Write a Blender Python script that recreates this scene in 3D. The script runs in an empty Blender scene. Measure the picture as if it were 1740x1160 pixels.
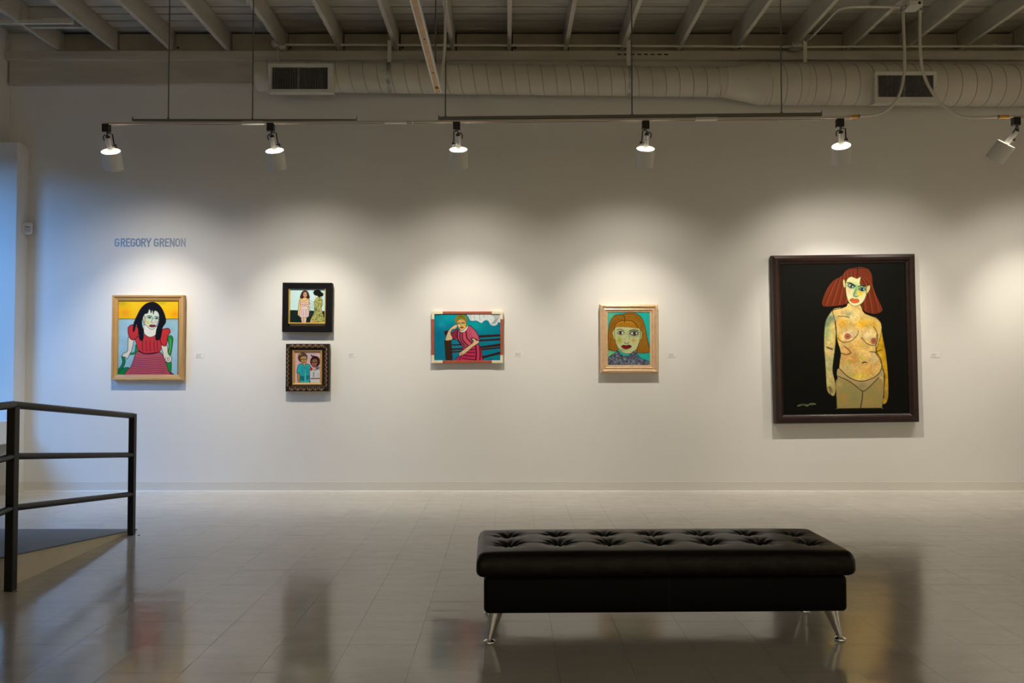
import bpy, bmesh, math, random
import numpy as np
from mathutils import Vector, Matrix

# ------------------------------------------------------------------ camera, world, lights, exposure
SC = bpy.context.scene
COL = SC.collection
F = 1300.0                    # focal length in pixels of a 1740 x 1160 frame
CAM_H = 1.255
PITCH = math.atan(34.5 / F)
VPX = 862.0
WALL_Y = 7.43
R = math.radians
PI = math.pi

cam = bpy.data.cameras.new('camera')
cam.sensor_width = 36.0
cam.lens = 36.0 * F / 1740.0
cam.shift_x = (870 - VPX) / 1740.0
cam.clip_start = 0.05
camo = bpy.data.objects.new('camera', cam)
COL.objects.link(camo)
camo.location = (0, 0, CAM_H)
camo.rotation_euler = (PI / 2 + PITCH, 0, 0)
SC.camera = camo

SC.view_settings.view_transform = 'Standard'
SC.view_settings.look = 'None'
SC.view_settings.gamma = 1.0
SC.view_settings.use_curve_mapping = False
SC.view_settings.exposure = 0.0

w = bpy.data.worlds.new('world')
SC.world = w
w.use_nodes = True
w.node_tree.nodes['Background'].inputs['Color'].default_value = (0.16, 0.36, 0.75, 1)
w.node_tree.nodes['Background'].inputs['Strength'].default_value = 0.04

SPOT_W = 100.0
FIELD_W = 34.0
SPOT_COL = (1.0, 0.915, 0.78)
SPOT_ANGLE = R(74)
FIELD_ANGLE = R(126)
DAY_W = 450.0
DAY_COL = (0.12, 0.42, 1.0)

def area_light(name, loc, direction, sx, sy, watts, color):
    l = bpy.data.lights.new(name, 'AREA')
    l.shape = 'RECTANGLE'; l.size = sx; l.size_y = sy
    l.energy = watts; l.color = color
    o = bpy.data.objects.new(name, l)
    COL.objects.link(o)
    o.location = loc
    o.rotation_euler = Vector(direction).to_track_quat('-Z', 'Y').to_euler()
    return o
# dusk sky entering through the window of the left wall
area_light('daylight', (-7.2, 3.0, 4.75), (1, 0.6, -0.6), 2.6, 2.6, DAY_W, DAY_COL)

# added fill lamps out of view, bouncing warm light off the opposite and right walls
BACK_W = 250.0
BACK_COL = (1.0, 0.82, 0.56)
for (x, y, z, tx, ty, tz) in ((-3.2, -1.9, 3.1, -3.2, -4.0, 1.5), (-0.4, -1.9, 3.1, -0.4, -4.0, 1.5), (2.4, -1.9, 3.1, 2.4, -4.0, 1.5), (5.0, -1.9, 3.1, 5.0, -4.0, 1.5),
                              (5.6, 1.0, 3.1, 7.6, 1.0, 1.5), (5.6, 4.0, 3.1, 7.6, 4.0, 1.5)):
    l = bpy.data.lights.new('fill_lamp', 'SPOT'); l.energy = BACK_W; l.color = BACK_COL; l.spot_size = R(95); l.spot_blend = 1.0; l.shadow_soft_size = 0.05
    o = bpy.data.objects.new('fill_lamp', l); COL.objects.link(o); o.location = (x, y, z)
    o.rotation_euler = (Vector((tx, ty, tz)) - o.location).to_track_quat('-Z', 'Y').to_euler()

# ------------------------------------------------------------------ measuring helpers
CP, SP = math.cos(PITCH), math.sin(PITCH)
def ray(px, py):
    dx = (px - VPX) / F; dz = (580 - py) / F
    return dx, CP - dz * SP, SP + dz * CP
def at(px, py, Y):
    dx, dy, dz = ray(px, py); t = Y / dy
    return Vector((dx * t, Y, CAM_H + dz * t))
def at_z(px, py, z):
    dx, dy, dz = ray(px, py); t = (z - CAM_H) / dz
    return Vector((dx * t, dy * t, z))

# ------------------------------------------------------------------ mesh building
class MB:
    def __init__(s): s.v = []; s.f = []
    def add(s, vs, fs):
        n = len(s.v); s.v += [tuple(v) for v in vs]; s.f += [tuple(i + n for i in f) for f in fs]; return s
    def box(s, x0, x1, y0, y1, z0, z1):
        vs = [(x0,y0,z0),(x1,y0,z0),(x1,y1,z0),(x0,y1,z0),(x0,y0,z1),(x1,y0,z1),(x1,y1,z1),(x0,y1,z1)]
        return s.add(vs, [(0,3,2,1),(4,5,6,7),(0,1,5,4),(1,2,6,5),(2,3,7,6),(3,0,4,7)])
    def obox(s, c, ax, ay, az, dx, dy, dz):
        c = Vector(c); ax = Vector(ax).normalized(); ay = Vector(ay).normalized(); az = Vector(az).normalized()
        vs = []
        for k in (-1, 1):
            for (i, j) in ((-1,-1),(1,-1),(1,1),(-1,1)):
                vs.append(c + ax*i*dx/2 + ay*j*dy/2 + az*k*dz/2)
        return s.add(vs, [(0,3,2,1),(4,5,6,7),(0,1,5,4),(1,2,6,5),(2,3,7,6),(3,0,4,7)])
    def bar(s, a, b, wx, wz, up=(0,0,1)):
        a = Vector(a); b = Vector(b); d = (b - a)
        up = Vector(up); sx = d.cross(up).normalized(); u = sx.cross(d).normalized()
        return s.obox((a + b) / 2, sx, d, u, wx, d.length, wz)
    def tube(s, pts, r, n=10, caps=True):
        pts = [Vector(p) for p in pts]; m = len(pts)
        rs = r if isinstance(r, (list, tuple)) else [r] * m
        d0 = (pts[1] - pts[0]).normalized()
        u = d0.orthogonal().normalized()
        rings = []
        for i, p in enumerate(pts):
            d = (pts[min(i+1, m-1)] - pts[max(i-1, 0)]).normalized()
            u = (u - d * u.dot(d)).normalized(); w_ = d.cross(u)
            rings.append([p + (u * math.cos(2*PI*k/n) + w_ * math.sin(2*PI*k/n)) * rs[i] for k in range(n)])
        vs = [v for rg in rings for v in rg]
        fs = [(i*n+k, i*n+(k+1) % n, (i+1)*n+(k+1) % n, (i+1)*n+k) for i in range(m-1) for k in range(n)]
        if caps: fs += [tuple(range(n-1, -1, -1)), tuple((m-1)*n + k for k in range(n))]
        return s.add(vs, fs)
    def lathe(s, o, d, prof, n=24, closed=False):
        """prof: list of (distance along d, radius)"""
        o = Vector(o); d = Vector(d).normalized(); u = d.orthogonal().normalized(); w_ = d.cross(u)
        m = len(prof); vs = []
        for (t, r) in prof:
            for k in range(n):
                a = 2*PI*k/n
                vs.append(o + d*t + (u*math.cos(a) + w_*math.sin(a)) * max(r, 1e-5))
        fs = [(i*n+k, i*n+(k+1) % n, (i+1)*n+(k+1) % n, (i+1)*n+k) for i in range(m-1) for k in range(n)]
        if closed: fs += [((m-1)*n+k, (m-1)*n+(k+1) % n, (k+1) % n, k) for k in range(n)]
        return s.add(vs, fs)
    def mesh(s, name, smooth=None):
        me = bpy.data.meshes.new(name)
        me.from_pydata(s.v, [], s.f); me.update()
        bm = bmesh.new(); bm.from_mesh(me); bmesh.ops.recalc_face_normals(bm, faces=bm.faces); bm.to_mesh(me); bm.free()
        if smooth is not None:
            me.polygons.foreach_set('use_smooth', [True] * len(me.polygons))
            me.set_sharp_from_angle(angle=R(smooth))
        return me
    def build(s, name, m, parent=None, smooth=None, bevel=0, loc=None):
        return link(name, s.mesh(name, smooth), m, parent, bevel)

def link(name, me, m, parent=None, bevel=0):
    o = bpy.data.objects.new(name, me)
    if m and not me.materials: me.materials.append(m)
    COL.objects.link(o)
    if parent is not None:
        o.parent = parent
        o.matrix_parent_inverse = parent.matrix_basis.inverted()
    if bevel:
        b = o.modifiers.new('bevel', 'BEVEL'); b.width = bevel; b.segments = 2; b.limit_method = 'ANGLE'
        b.harden_normals = False
    return o
def thing(name, label, cat, loc=(0, 0, 0), group=None):
    o = bpy.data.objects.new(name, None); COL.objects.link(o); o.location = loc
    o.empty_display_size = 0.1
    bpy.context.view_layer.update() if False else None
    return tag(o, label, cat, group)
def tag(o, label, cat, group=None):
    o['label'] = label; o['category'] = cat
    if group: o['group'] = group
    return o
def struct(o, label=None):
    o['kind'] = 'structure'
    if label: o['label'] = label
    return o

# ------------------------------------------------------------------ materials
def lin(c):
    return tuple(((x/255.0)/12.92 if x/255.0 <= 0.04045 else (((x/255.0)+0.055)/1.055)**2.4) for x in c)
def mat(name, col, rough=0.5, metal=0.0, var=0.0, vscale=8.0, stretch=(1,1,1), bump=0.0, bscale=60.0, coat=0.0,
        spots=0.0, spec=0.5, emit=None, estr=0.0, dark=None):
    m = bpy.data.materials.new(name); m.use_nodes = True
    nt = m.node_tree; p = nt.nodes['Principled BSDF']
    c = (*col, 1) if len(col) == 3 else col
    p.inputs['Base Color'].default_value = c
    p.inputs['Roughness'].default_value = rough
    p.inputs['Metallic'].default_value = metal
    p.inputs['Specular IOR Level'].default_value = spec
    if coat: p.inputs['Coat Weight'].default_value = coat; p.inputs['Coat Roughness'].default_value = 0.1
    if emit:
        p.inputs['Emission Color'].default_value = (*emit, 1); p.inputs['Emission Strength'].default_value = estr
    geo = nt.nodes.new('ShaderNodeNewGeometry')
    mp = nt.nodes.new('ShaderNodeMapping'); mp.inputs['Scale'].default_value = stretch
    nt.links.new(geo.outputs['Position'], mp.inputs['Vector'])
    out = None
    if var:
        n = nt.nodes.new('ShaderNodeTexNoise'); n.inputs['Scale'].default_value = vscale; n.inputs['Detail'].default_value = 5
        nt.links.new(mp.outputs['Vector'], n.inputs['Vector'])
        mr = nt.nodes.new('ShaderNodeMapRange'); mr.inputs['From Min'].default_value = 0.3; mr.inputs['From Max'].default_value = 0.7
        nt.links.new(n.outputs['Fac'], mr.inputs['Value'])
        mx = nt.nodes.new('ShaderNodeMix'); mx.data_type = 'RGBA'
        mx.inputs['A'].default_value = (*[x * (1 - var) for x in col[:3]], 1)
        mx.inputs['B'].default_value = (*[min(1, x * (1 + var)) for x in col[:3]], 1)
        nt.links.new(mr.outputs['Result'], mx.inputs['Factor'])
        out = mx.outputs['Result']
    if spots:
        n2 = nt.nodes.new('ShaderNodeTexNoise'); n2.inputs['Scale'].default_value = 14; n2.inputs['Detail'].default_value = 6
        n2.inputs['Roughness'].default_value = 0.7
        nt.links.new(mp.outputs['Vector'], n2.inputs['Vector'])
        rr = nt.nodes.new('ShaderNodeMapRange'); rr.inputs['From Min'].default_value = 0.63; rr.inputs['From Max'].default_value = 0.74
        nt.links.new(n2.outputs['Fac'], rr.inputs['Value'])
        mm = nt.nodes.new('ShaderNodeMath'); mm.operation = 'MULTIPLY'; mm.inputs[1].default_value = spots
        nt.links.new(rr.outputs['Result'], mm.inputs[0])
        m3 = nt.nodes.new('ShaderNodeMix'); m3.data_type = 'RGBA'
        m3.inputs['A'].default_value = c; m3.inputs['B'].default_value = (*(dark or [x*0.25 for x in col[:3]]), 1)
        if out: nt.links.new(out, m3.inputs['A'])
        nt.links.new(mm.outputs[0], m3.inputs['Factor'])
        out = m3.outputs['Result']
    if out: nt.links.new(out, p.inputs['Base Color'])
    if bump:
        nb = nt.nodes.new('ShaderNodeTexNoise'); nb.inputs['Scale'].default_value = bscale; nb.inputs['Detail'].default_value = 4
        nt.links.new(mp.outputs['Vector'], nb.inputs['Vector'])
        bp = nt.nodes.new('ShaderNodeBump'); bp.inputs['Strength'].default_value = bump; bp.inputs['Distance'].default_value = 0.01
        nt.links.new(nb.outputs['Fac'], bp.inputs['Height'])
        nt.links.new(bp.outputs['Normal'], p.inputs['Normal'])
    return m

M = {}
M['wall'] = mat('wall_paint', (0.80, 0.79, 0.76), 0.6, var=0.015, vscale=1.5, bump=0.03, bscale=90, spec=0.3)
M['cream'] = mat('cream_paint', (0.66, 0.62, 0.53), 0.5, var=0.05, vscale=3)
M['beam'] = mat('beam_paint', (0.52, 0.49, 0.42), 0.6, var=0.12, vscale=4, stretch=(0.4, 1, 3), spots=0.35, bump=0.1, bscale=40)
M['joist'] = mat('joist_paint', (0.55, 0.52, 0.45), 0.6, var=0.10, vscale=5, stretch=(2, 0.4, 2), spots=0.3, bump=0.1)
M['deck'] = mat('deck_board_paint', (0.50, 0.48, 0.42), 0.65, var=0.15, vscale=4, stretch=(0.6, 3, 1), spots=0.25, bump=0.1)
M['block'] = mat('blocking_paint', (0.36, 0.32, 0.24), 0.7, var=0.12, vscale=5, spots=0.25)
M['black_gap'] = mat('dark_gap', (0.02, 0.018, 0.015), 0.9)
M['base'] = mat('baseboard_vinyl', (0.68, 0.66, 0.61), 0.35)
M['cove'] = mat('cove_edge', (0.88, 0.86, 0.82), 0.3)
M['joint'] = mat('floor_joint', (0.12, 0.11, 0.10), 0.7)
M['duct'] = mat('duct_paint', (0.60, 0.57, 0.49), 0.55, var=0.10, vscale=2.5, spots=0.3, dark=(0.22, 0.18, 0.13))
M['duct_seam'] = mat('duct_seam_shade', (0.36, 0.33, 0.27), 0.7)  # shadow line of the raised seam, put into its colour as a darker tone
M['galv'] = mat('galvanised_steel', (0.42, 0.43, 0.42), 0.4, metal=0.8, var=0.2, vscale=30)
M['strut'] = mat('strut_grey', (0.16, 0.16, 0.14), 0.5, metal=0.3)
M['white_metal'] = mat('white_enamel', (0.72, 0.71, 0.67), 0.35, var=0.03)
M['track'] = mat('track_enamel', (0.62, 0.55, 0.47), 0.4)
M['lamp_white'] = mat('lamp_shade_enamel', (0.70, 0.70, 0.67), 0.35)
M['alu'] = mat('lamp_neck_aluminium', (0.68, 0.67, 0.65), 0.3, metal=0.55)
M['black_plastic'] = mat('black_plastic', (0.012, 0.012, 0.013), 0.4)
M['bulb'] = mat('glowing_bulb', (1, 0.95, 0.85), 0.4, emit=(1.0, 0.90, 0.74), estr=13.0)
M['conduit'] = mat('conduit_white', (0.66, 0.63, 0.55), 0.45, var=0.06)
M['orange'] = mat('orange_connector', (0.62, 0.30, 0.03), 0.4)
M['track_wood'] = mat('track_inner_brass', (0.50, 0.30, 0.12), 0.4, metal=0.2, var=0.15, vscale=20)
M['leather'] = mat('black_leather', (0.005, 0.0046, 0.0043), 0.36, spec=0.28, bump=0.12, bscale=220, var=0.2, vscale=20)
M['leather_dull'] = mat('black_leather_base', (0.005, 0.0048, 0.0045), 0.5, spec=0.12, bump=0.12, bscale=220)
M['chrome'] = mat('chrome', (0.75, 0.76, 0.78), 0.12, metal=1.0)
M['rail'] = mat('rail_black_paint', (0.012, 0.011, 0.010), 0.40, spec=0.3, bump=0.05, bscale=80)
M['ramp_side'] = mat('ramp_side_paint', (0.82, 0.77, 0.63), 0.5, var=0.05, vscale=6)
M['mat'] = mat('ramp_mat_rubber', (0.16, 0.17, 0.19), 0.55, var=0.25, vscale=90, bump=0.6, bscale=160)
M['wood'] = mat('frame_light_oak', (0.52, 0.30, 0.105), 0.4, var=0.14, vscale=25, stretch=(1, 1, 0.15))
M['wood_h'] = mat('frame_light_oak_horizontal', (0.52, 0.30, 0.105), 0.4, var=0.14, vscale=25, stretch=(0.15, 1, 1))
M['black_frame'] = mat('frame_black', (0.006, 0.0055, 0.0065), 0.55, spec=0.10, spots=0.15, dark=(0.02, 0.02, 0.02))
M['gold'] = mat('frame_gold_fillet', (0.72, 0.47, 0.10), 0.35, metal=0.4)
M['bronze'] = mat('frame_dark_bronze', (0.022, 0.016, 0.012), 0.45, metal=0.1, spec=0.25, var=0.4, vscale=60)
M['copper'] = mat('frame_ornament_copper', (0.42, 0.24, 0.13), 0.35, metal=0.5, var=0.4, vscale=80)
M['rose_gold'] = mat('frame_rose_gold', (0.82, 0.58, 0.36), 0.32, metal=0.45, var=0.08, vscale=30)
M['red_frame'] = mat('frame_red_paint', (0.40, 0.09, 0.05), 0.4, var=0.12, vscale=30)
M['ivory'] = mat('frame_ivory', (0.80, 0.72, 0.52), 0.4)
M['mahogany'] = mat('frame_mahogany', (0.024, 0.011, 0.009), 0.30, var=0.3, vscale=20, spec=0.4)
M['letter'] = mat('lettering_vinyl', (0.085, 0.15, 0.25), 0.42, spec=1.0)
M['letter'].node_tree.nodes['Principled BSDF'].inputs['IOR'].default_value = 2.0
M['card'] = mat('label_card', (0.84, 0.83, 0.80), 0.5)
M['ink'] = mat('label_ink', (0.42, 0.42, 0.42), 0.6)
M['detector'] = mat('detector_plastic', (0.80, 0.80, 0.80), 0.35)
M['lens'] = mat('detector_lens', (0.62, 0.64, 0.68), 0.3)
M['screw'] = mat('screw_dark', (0.05, 0.045, 0.04), 0.5)

def floor_mat():
    m = bpy.data.materials.new('floor_tile_waxed'); m.use_nodes = True
    nt = m.node_tree; p = nt.nodes['Principled BSDF']; L = nt.links.new
    geo = nt.nodes.new('ShaderNodeNewGeometry')
    def noise(scale, st, detail=4, rough=0.5):
        mp = nt.nodes.new('ShaderNodeMapping'); mp.inputs['Scale'].default_value = st
        L(geo.outputs['Position'], mp.inputs['Vector'])
        n = nt.nodes.new('ShaderNodeTexNoise'); n.inputs['Scale'].default_value = scale
        n.inputs['Detail'].default_value = detail; n.inputs['Roughness'].default_value = rough
        L(mp.outputs['Vector'], n.inputs['Vector']); return n
    n1 = noise(9, (0.5, 1.6, 1), 6, 0.6)
    n2 = noise(70, (0.25, 2.0, 1), 3)
    ad = nt.nodes.new('ShaderNodeMath'); ad.operation = 'ADD'
    L(n1.outputs['Fac'], ad.inputs[0]); L(n2.outputs['Fac'], ad.inputs[1])
    cr = nt.nodes.new('ShaderNodeMapRange'); cr.inputs['From Min'].default_value = 0.7; cr.inputs['From Max'].default_value = 1.3
    L(ad.outputs[0], cr.inputs['Value'])
    mx = nt.nodes.new('ShaderNodeMix'); mx.data_type = 'RGBA'
    mx.inputs['A'].default_value = (0.53, 0.50, 0.46, 1); mx.inputs['B'].default_value = (0.61, 0.585, 0.54, 1)
    L(cr.outputs['Result'], mx.inputs['Factor'])
    # scuffs: thin dark marks
    n3 = noise(5, (0.7, 5.0, 1), 8, 0.75)
    sc = nt.nodes.new('ShaderNodeMapRange'); sc.inputs['From Min'].default_value = 0.70; sc.inputs['From Max'].default_value = 0.80
    sc.inputs['To Max'].default_value = 0.5
    L(n3.outputs['Fac'], sc.inputs['Value'])
    m2 = nt.nodes.new('ShaderNodeMix'); m2.data_type = 'RGBA'
    L(mx.outputs['Result'], m2.inputs['A']); m2.inputs['B'].default_value = (0.10, 0.09, 0.08, 1)
    L(sc.outputs['Result'], m2.inputs['Factor'])
    L(m2.outputs['Result'], p.inputs['Base Color'])
    rr = nt.nodes.new('ShaderNodeMapRange'); rr.inputs['From Min'].default_value = 0.3; rr.inputs['From Max'].default_value = 0.7
    rr.inputs['To Min'].default_value = 0.10; rr.inputs['To Max'].default_value = 0.19
    L(n1.outputs['Fac'], rr.inputs['Value']); L(rr.outputs['Result'], p.inputs['Roughness'])
    p.inputs['Specular IOR Level'].default_value = 0.75
    b1 = noise(3.2, (0.45, 1.3, 1), 2)
    b2 = noise(30, (0.3, 1.5, 1), 3)
    bp = nt.nodes.new('ShaderNodeBump'); bp.inputs['Strength'].default_value = 0.18; bp.inputs['Distance'].default_value = 0.02
    L(b1.outputs['Fac'], bp.inputs['Height'])
    bq = nt.nodes.new('ShaderNodeBump'); bq.inputs['Strength'].default_value = 0.06; bq.inputs['Distance'].default_value = 0.004
    L(b2.outputs['Fac'], bq.inputs['Height']); L(bp.outputs['Normal'], bq.inputs['Normal'])
    L(bq.outputs['Normal'], p.inputs['Normal'])
    return m
M['tile'] = floor_mat()

# ------------------------------------------------------------------ room shell
XL, XR, YF = -5.45, 7.6, -4.0          # left window plane, right wall, wall behind the viewer
BEAM_B = at(600, 143, WALL_Y - 0.05).z
BEAM_M = at(600, 104, WALL_Y - 0.06).z
LEDGE_T = at(600, 86, WALL_Y - 0.10).z
JB = LEDGE_T + 0.012                   # underside of joists
JH = 0.195
DECK = JB + JH

wall_back = struct(MB().box(XL - 0.2, XR, WALL_Y, WALL_Y + 0.15, 0, DECK + 0.1).build('wall_back', M['wall']))
wall_right = struct(MB().box(XR, XR + 0.15, YF, WALL_Y + 0.15, 0, DECK + 0.1).build('wall_right', M['wall']))
wall_front = struct(MB().box(XL - 0.2, XR + 0.15, YF - 0.15, YF, 0, DECK + 0.1).build('wall_front', M['wall']))
HEAD_X, HEAD_Z = -4.87, 3.36
WIN_Y = 4.4
wl = MB()
wl.box(XL - 0.15, HEAD_X, YF, WALL_Y, HEAD_Z, DECK + 0.05)          # upper wall above the window bay
wl.box(XL - 0.15, XL, YF, WIN_Y, 0, HEAD_Z)                            # solid wall before the window
wl.box(XL - 0.15, XL, WIN_Y, WALL_Y, 0, 0.62)                          # below the window
wall_left = struct(wl.build('wall_left', M['wall']))
# corner pilaster that stands proud of the wall beside the window
pil = struct(MB().box(XL - 0.15, -4.675, 7.255, WALL_Y, 0, HEAD_Z - 0.004).build('wall_pilaster', M['wall'], bevel=0.006),
             'white corner pilaster beside the window')
sill = MB().box(XL, -4.70, 3.0, 7.25, 0.485, 0.70).build('window_sill', M['wall'], bevel=0.006)
win = bpy.data.objects.new('window_1', None); COL.objects.link(win); struct(win)
sill.parent = win
for (y0, y1, z0, z1) in ((WIN_Y, 7.255, 3.29, HEAD_Z), (WIN_Y, 7.255, 0.70, 0.76), (WIN_Y, WIN_Y + 0.08, 0.76, 3.29), (7.17, 7.255, 0.76, 3.29)):
    MB().box(XL - 0.10, XL - 0.03, y0, y1, z0, z1).build('window_frame', M['white_metal'], win)

# floor: vinyl tiles
T = 0.3048
TX0, TY0 = -0.401, 4.04
floor = struct(MB().box(XL - 0.2, XR, YF, WALL_Y, -0.10, -0.0035).build('floor', M['joint']))
tile_me = MB().box(-T/2 + 0.0005, T/2 - 0.0005, -T/2 + 0.0005, T/2 - 0.0005, -0.0032, 0.0).mesh('floor_tile')
tile_me.materials.append(M['tile'])
rng = random.Random(5)
cells = []
i0 = math.floor((XL - TX0) / T) - 1; i1 = math.ceil((XR - TX0) / T) + 1
j0 = math.floor((YF - TY0) / T) - 1; j1 = math.ceil((WALL_Y - TY0) / T) + 1
rest = MB()
for j in range(j0, j1):
    for i in range(i0, i1):
        cx, cy = TX0 + (i + 0.5) * T, TY0 + (j + 0.5) * T
        if cx > XR - 0.1 or cx < XL - 0.05 or cy < YF + 0.1 or cy > WALL_Y + T * 0.49: continue
        if cy > 2.7:
            pxm = VPX + cx * F / cy
            if -60 < pxm < 1800 and not (cx < -2.95 and cy < 5.6):
                cells.append((cy, cx)); continue
        y1 = min(cy + T/2 - 0.0005, WALL_Y)
        rest.add([(cx-T/2+.0005, cy-T/2+.0005, 0), (cx+T/2-.0005, cy-T/2+.0005, 0), (cx+T/2-.0005, y1, 0), (cx-T/2+.0005, y1, 0)], [(0,1,2,3)])
cells.sort()
for k, (cy, cx) in enumerate(cells):
    if k < 300:
        o = bpy.data.objects.new('floor_tile', tile_me); COL.objects.link(o); o.parent = floor
        o.location = (cx, cy, rng.uniform(-0.0002, 0.0002))
        o.rotation_euler = (rng.gauss(0, 0.0006), rng.gauss(0, 0.0006), 0)
    else:
        y1 = min(cy + T/2 - 0.0005, WALL_Y)
        rest.add([(cx-T/2+.0005, cy-T/2+.0005, 0), (cx+T/2-.0005, cy-T/2+.0005, 0), (cx+T/2-.0005, y1, 0), (cx-T/2+.0005, y1, 0)], [(0,1,2,3)])
rt = rest.build('floor_tiles_far', M['tile'], floor); rt['kind'] = 'stuff'

# baseboards (coved vinyl)
bb = MB()
prof = [(0, 0.098), (0.005, 0.098), (0.007, 0.090), (0.007, 0.022), (0.010, 0.012), (0.016, 0.005), (0.022, 0.0), (0, 0.0)]
n = len(prof)
vs = [(x, WALL_Y - d, z) for x in (-4.675, XR) for (d, z) in prof]
bb.add(vs, [(k, (k+1) % n, n + (k+1) % n, n + k) for k in range(n)])
bo = struct(bb.build('baseboard_back', M['base'], smooth=40))
struct(MB().box(-4.675, -4.666, 7.255, WALL_Y, 0, 0.098).box(XL, -4.666, 7.246, 7.255, 0, 0.098).build('baseboard_pilaster', M['base']))
struct(MB().box(-4.675, XR, WALL_Y - 0.028, WALL_Y - 0.018, 0, 0.007).build('trim_1', M['cove']), 'pale caulk line along the foot of the wall')

# timber band at the top of the back wall
struct(MB().box(HEAD_X + 0.02, XR, WALL_Y - 0.055, WALL_Y, BEAM_B, BEAM_M).build('trim_2', M['beam'], bevel=0.004), 'painted timber beam along the top of the wall')
struct(MB().box(HEAD_X, XR, WALL_Y - 0.10, WALL_Y, BEAM_M, LEDGE_T).build('trim_3', M['beam'], bevel=0.004), 'painted ledger board under the joists')

ledger = bpy.data.objects['trim_3']
for k in range(8):
    q_ = at(1052 + 11.4 * k, 92.5, WALL_Y - 0.10)
    MB().box(q_.x - 0.019, q_.x + 0.019, WALL_Y - 0.102, WALL_Y - 0.10, q_.z - 0.006, q_.z + 0.006).build('vent_slot', M['black_gap'], ledger)
# ceiling: boards on joists
ceiling = struct(MB().box(XL - 0.2, XR, YF, 6.16, DECK, DECK + 0.08).build('ceiling', M['deck']))
struct(MB().box(XL - 0.2, XR, 6.1, WALL_Y, DECK + 0.03, DECK + 0.08).build('trim_4', M['black_gap']))
BW = 0.142
for k in range(9):
    y1 = WALL_Y - k * BW
    MB().box(XL, XR, y1 - BW + 0.012, y1 - 0.005, DECK + rng.uniform(0, 0.003), DECK + 0.03).build('ceiling_board', M['deck'], ceiling, bevel=0.003)
YJ = WALL_Y - 0.06
SCALE_J = F / (WALL_Y - 0.10)
JX = [(865.5 + 97.1 * k - VPX) / SCALE_J for k in range(-8, 14)]
for x in JX:
    MB().box(x - 0.02, x + 0.02, YF, YJ, JB, DECK).build('joist', M['joist'], ceiling, bevel=0.003)
# blocking panels between the joist ends
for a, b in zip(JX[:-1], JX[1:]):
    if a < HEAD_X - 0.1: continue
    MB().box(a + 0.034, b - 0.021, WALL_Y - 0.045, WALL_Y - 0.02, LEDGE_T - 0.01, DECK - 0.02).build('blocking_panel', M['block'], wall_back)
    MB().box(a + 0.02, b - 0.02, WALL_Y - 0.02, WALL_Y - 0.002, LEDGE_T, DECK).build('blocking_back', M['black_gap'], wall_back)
k = 0
for a in JX[2:13:2]:
    c = (a + 0.055, WALL_Y - 0.046, LEDGE_T + 0.05)
    MB().lathe(c, (0, -1, 0), [(0, 0.012), (0.002, 0.012), (0.002, 0.0)], 10).build('bolt_hole', M['black_gap'], wall_back)
# nearer cross blocking and batten at the far left
MB().box(JX[0] + 0.02, JX[1] - 0.02, 6.86, 6.90, JB + 0.012, DECK).build('blocking_panel', M['joist'], ceiling)
bt = MB().bar(at(-30, 38, 6.75), at(82, 37.5, 6.75), 0.03, 0.035).bar(at(73, 36, 6.72), at(124, 36, 6.72), 0.03, 0.05)
tag(bt.build('ceiling_batten', M['conduit'], bevel=0.003), 'pale batten fixed under the joists at the upper left corner', 'batten')

# ------------------------------------------------------------------ air duct
DY = WALL_Y - 0.24
def dpt(px, py): return at(px, py, DY)
duct = thing('air_duct', 'large cream spiral air duct running along the top of the wall', 'duct', (0, DY, 3.9))
p0, p1 = dpt(437, 129.5), dpt(1232, 140.0)
p2, p3 = dpt(1292, 142.5), dpt(1775, 146)
sc_d = F / DY
r0, r1 = 25.5 / sc_d, 24.6 / sc_d
r2 = 34.5 / sc_d
MB().lathe(p0, p1 - p0, [(0.0, 0.0), (0.0, r0 * 0.93), (0.012, r0), ((p1 - p0).length, r1)], 40).build('duct_body', M['duct'], duct, smooth=35)
MB().lathe(p1, p2 - p1, [(-0.01, r1 + 0.006), (0.0, r1 + 0.004), ((p2 - p1).length, r2), ((p2 - p1).length + 0.012, r2 + 0.004)], 40).build('duct_reducer', M['duct'], duct, smooth=35)
MB().lathe(p2, p3 - p2, [(0, r2), ((p3 - p2).length, r2), ((p3-p2).length, 0)], 40).build('duct_body', M['duct'], duct, smooth=35)
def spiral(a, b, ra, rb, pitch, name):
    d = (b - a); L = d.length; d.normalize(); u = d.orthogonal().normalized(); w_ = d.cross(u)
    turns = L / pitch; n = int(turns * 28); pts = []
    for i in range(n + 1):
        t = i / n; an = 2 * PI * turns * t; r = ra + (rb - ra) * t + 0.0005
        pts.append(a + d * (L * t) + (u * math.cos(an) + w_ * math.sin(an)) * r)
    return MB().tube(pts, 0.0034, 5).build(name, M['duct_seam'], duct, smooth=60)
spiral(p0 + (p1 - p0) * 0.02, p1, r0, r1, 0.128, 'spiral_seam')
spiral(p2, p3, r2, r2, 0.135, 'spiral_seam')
# slip collars
def ring(c, d, r, wdt, name, m, parent, th=0.004):
    return MB().lathe(Vector(c) - Vector(d).normalized() * wdt / 2, d, [(0, r), (0, r + th), (wdt, r + th), (wdt, r)], 40).build(name, m, parent, smooth=35)
ring(dpt(1218, 139.8), p1 - p0, r1, 0.02, 'collar', M['duct'], duct)
ring(dpt(1300, 142.6), p3 - p2, r2, 0.014, 'collar', M['duct'], duct)
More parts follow.
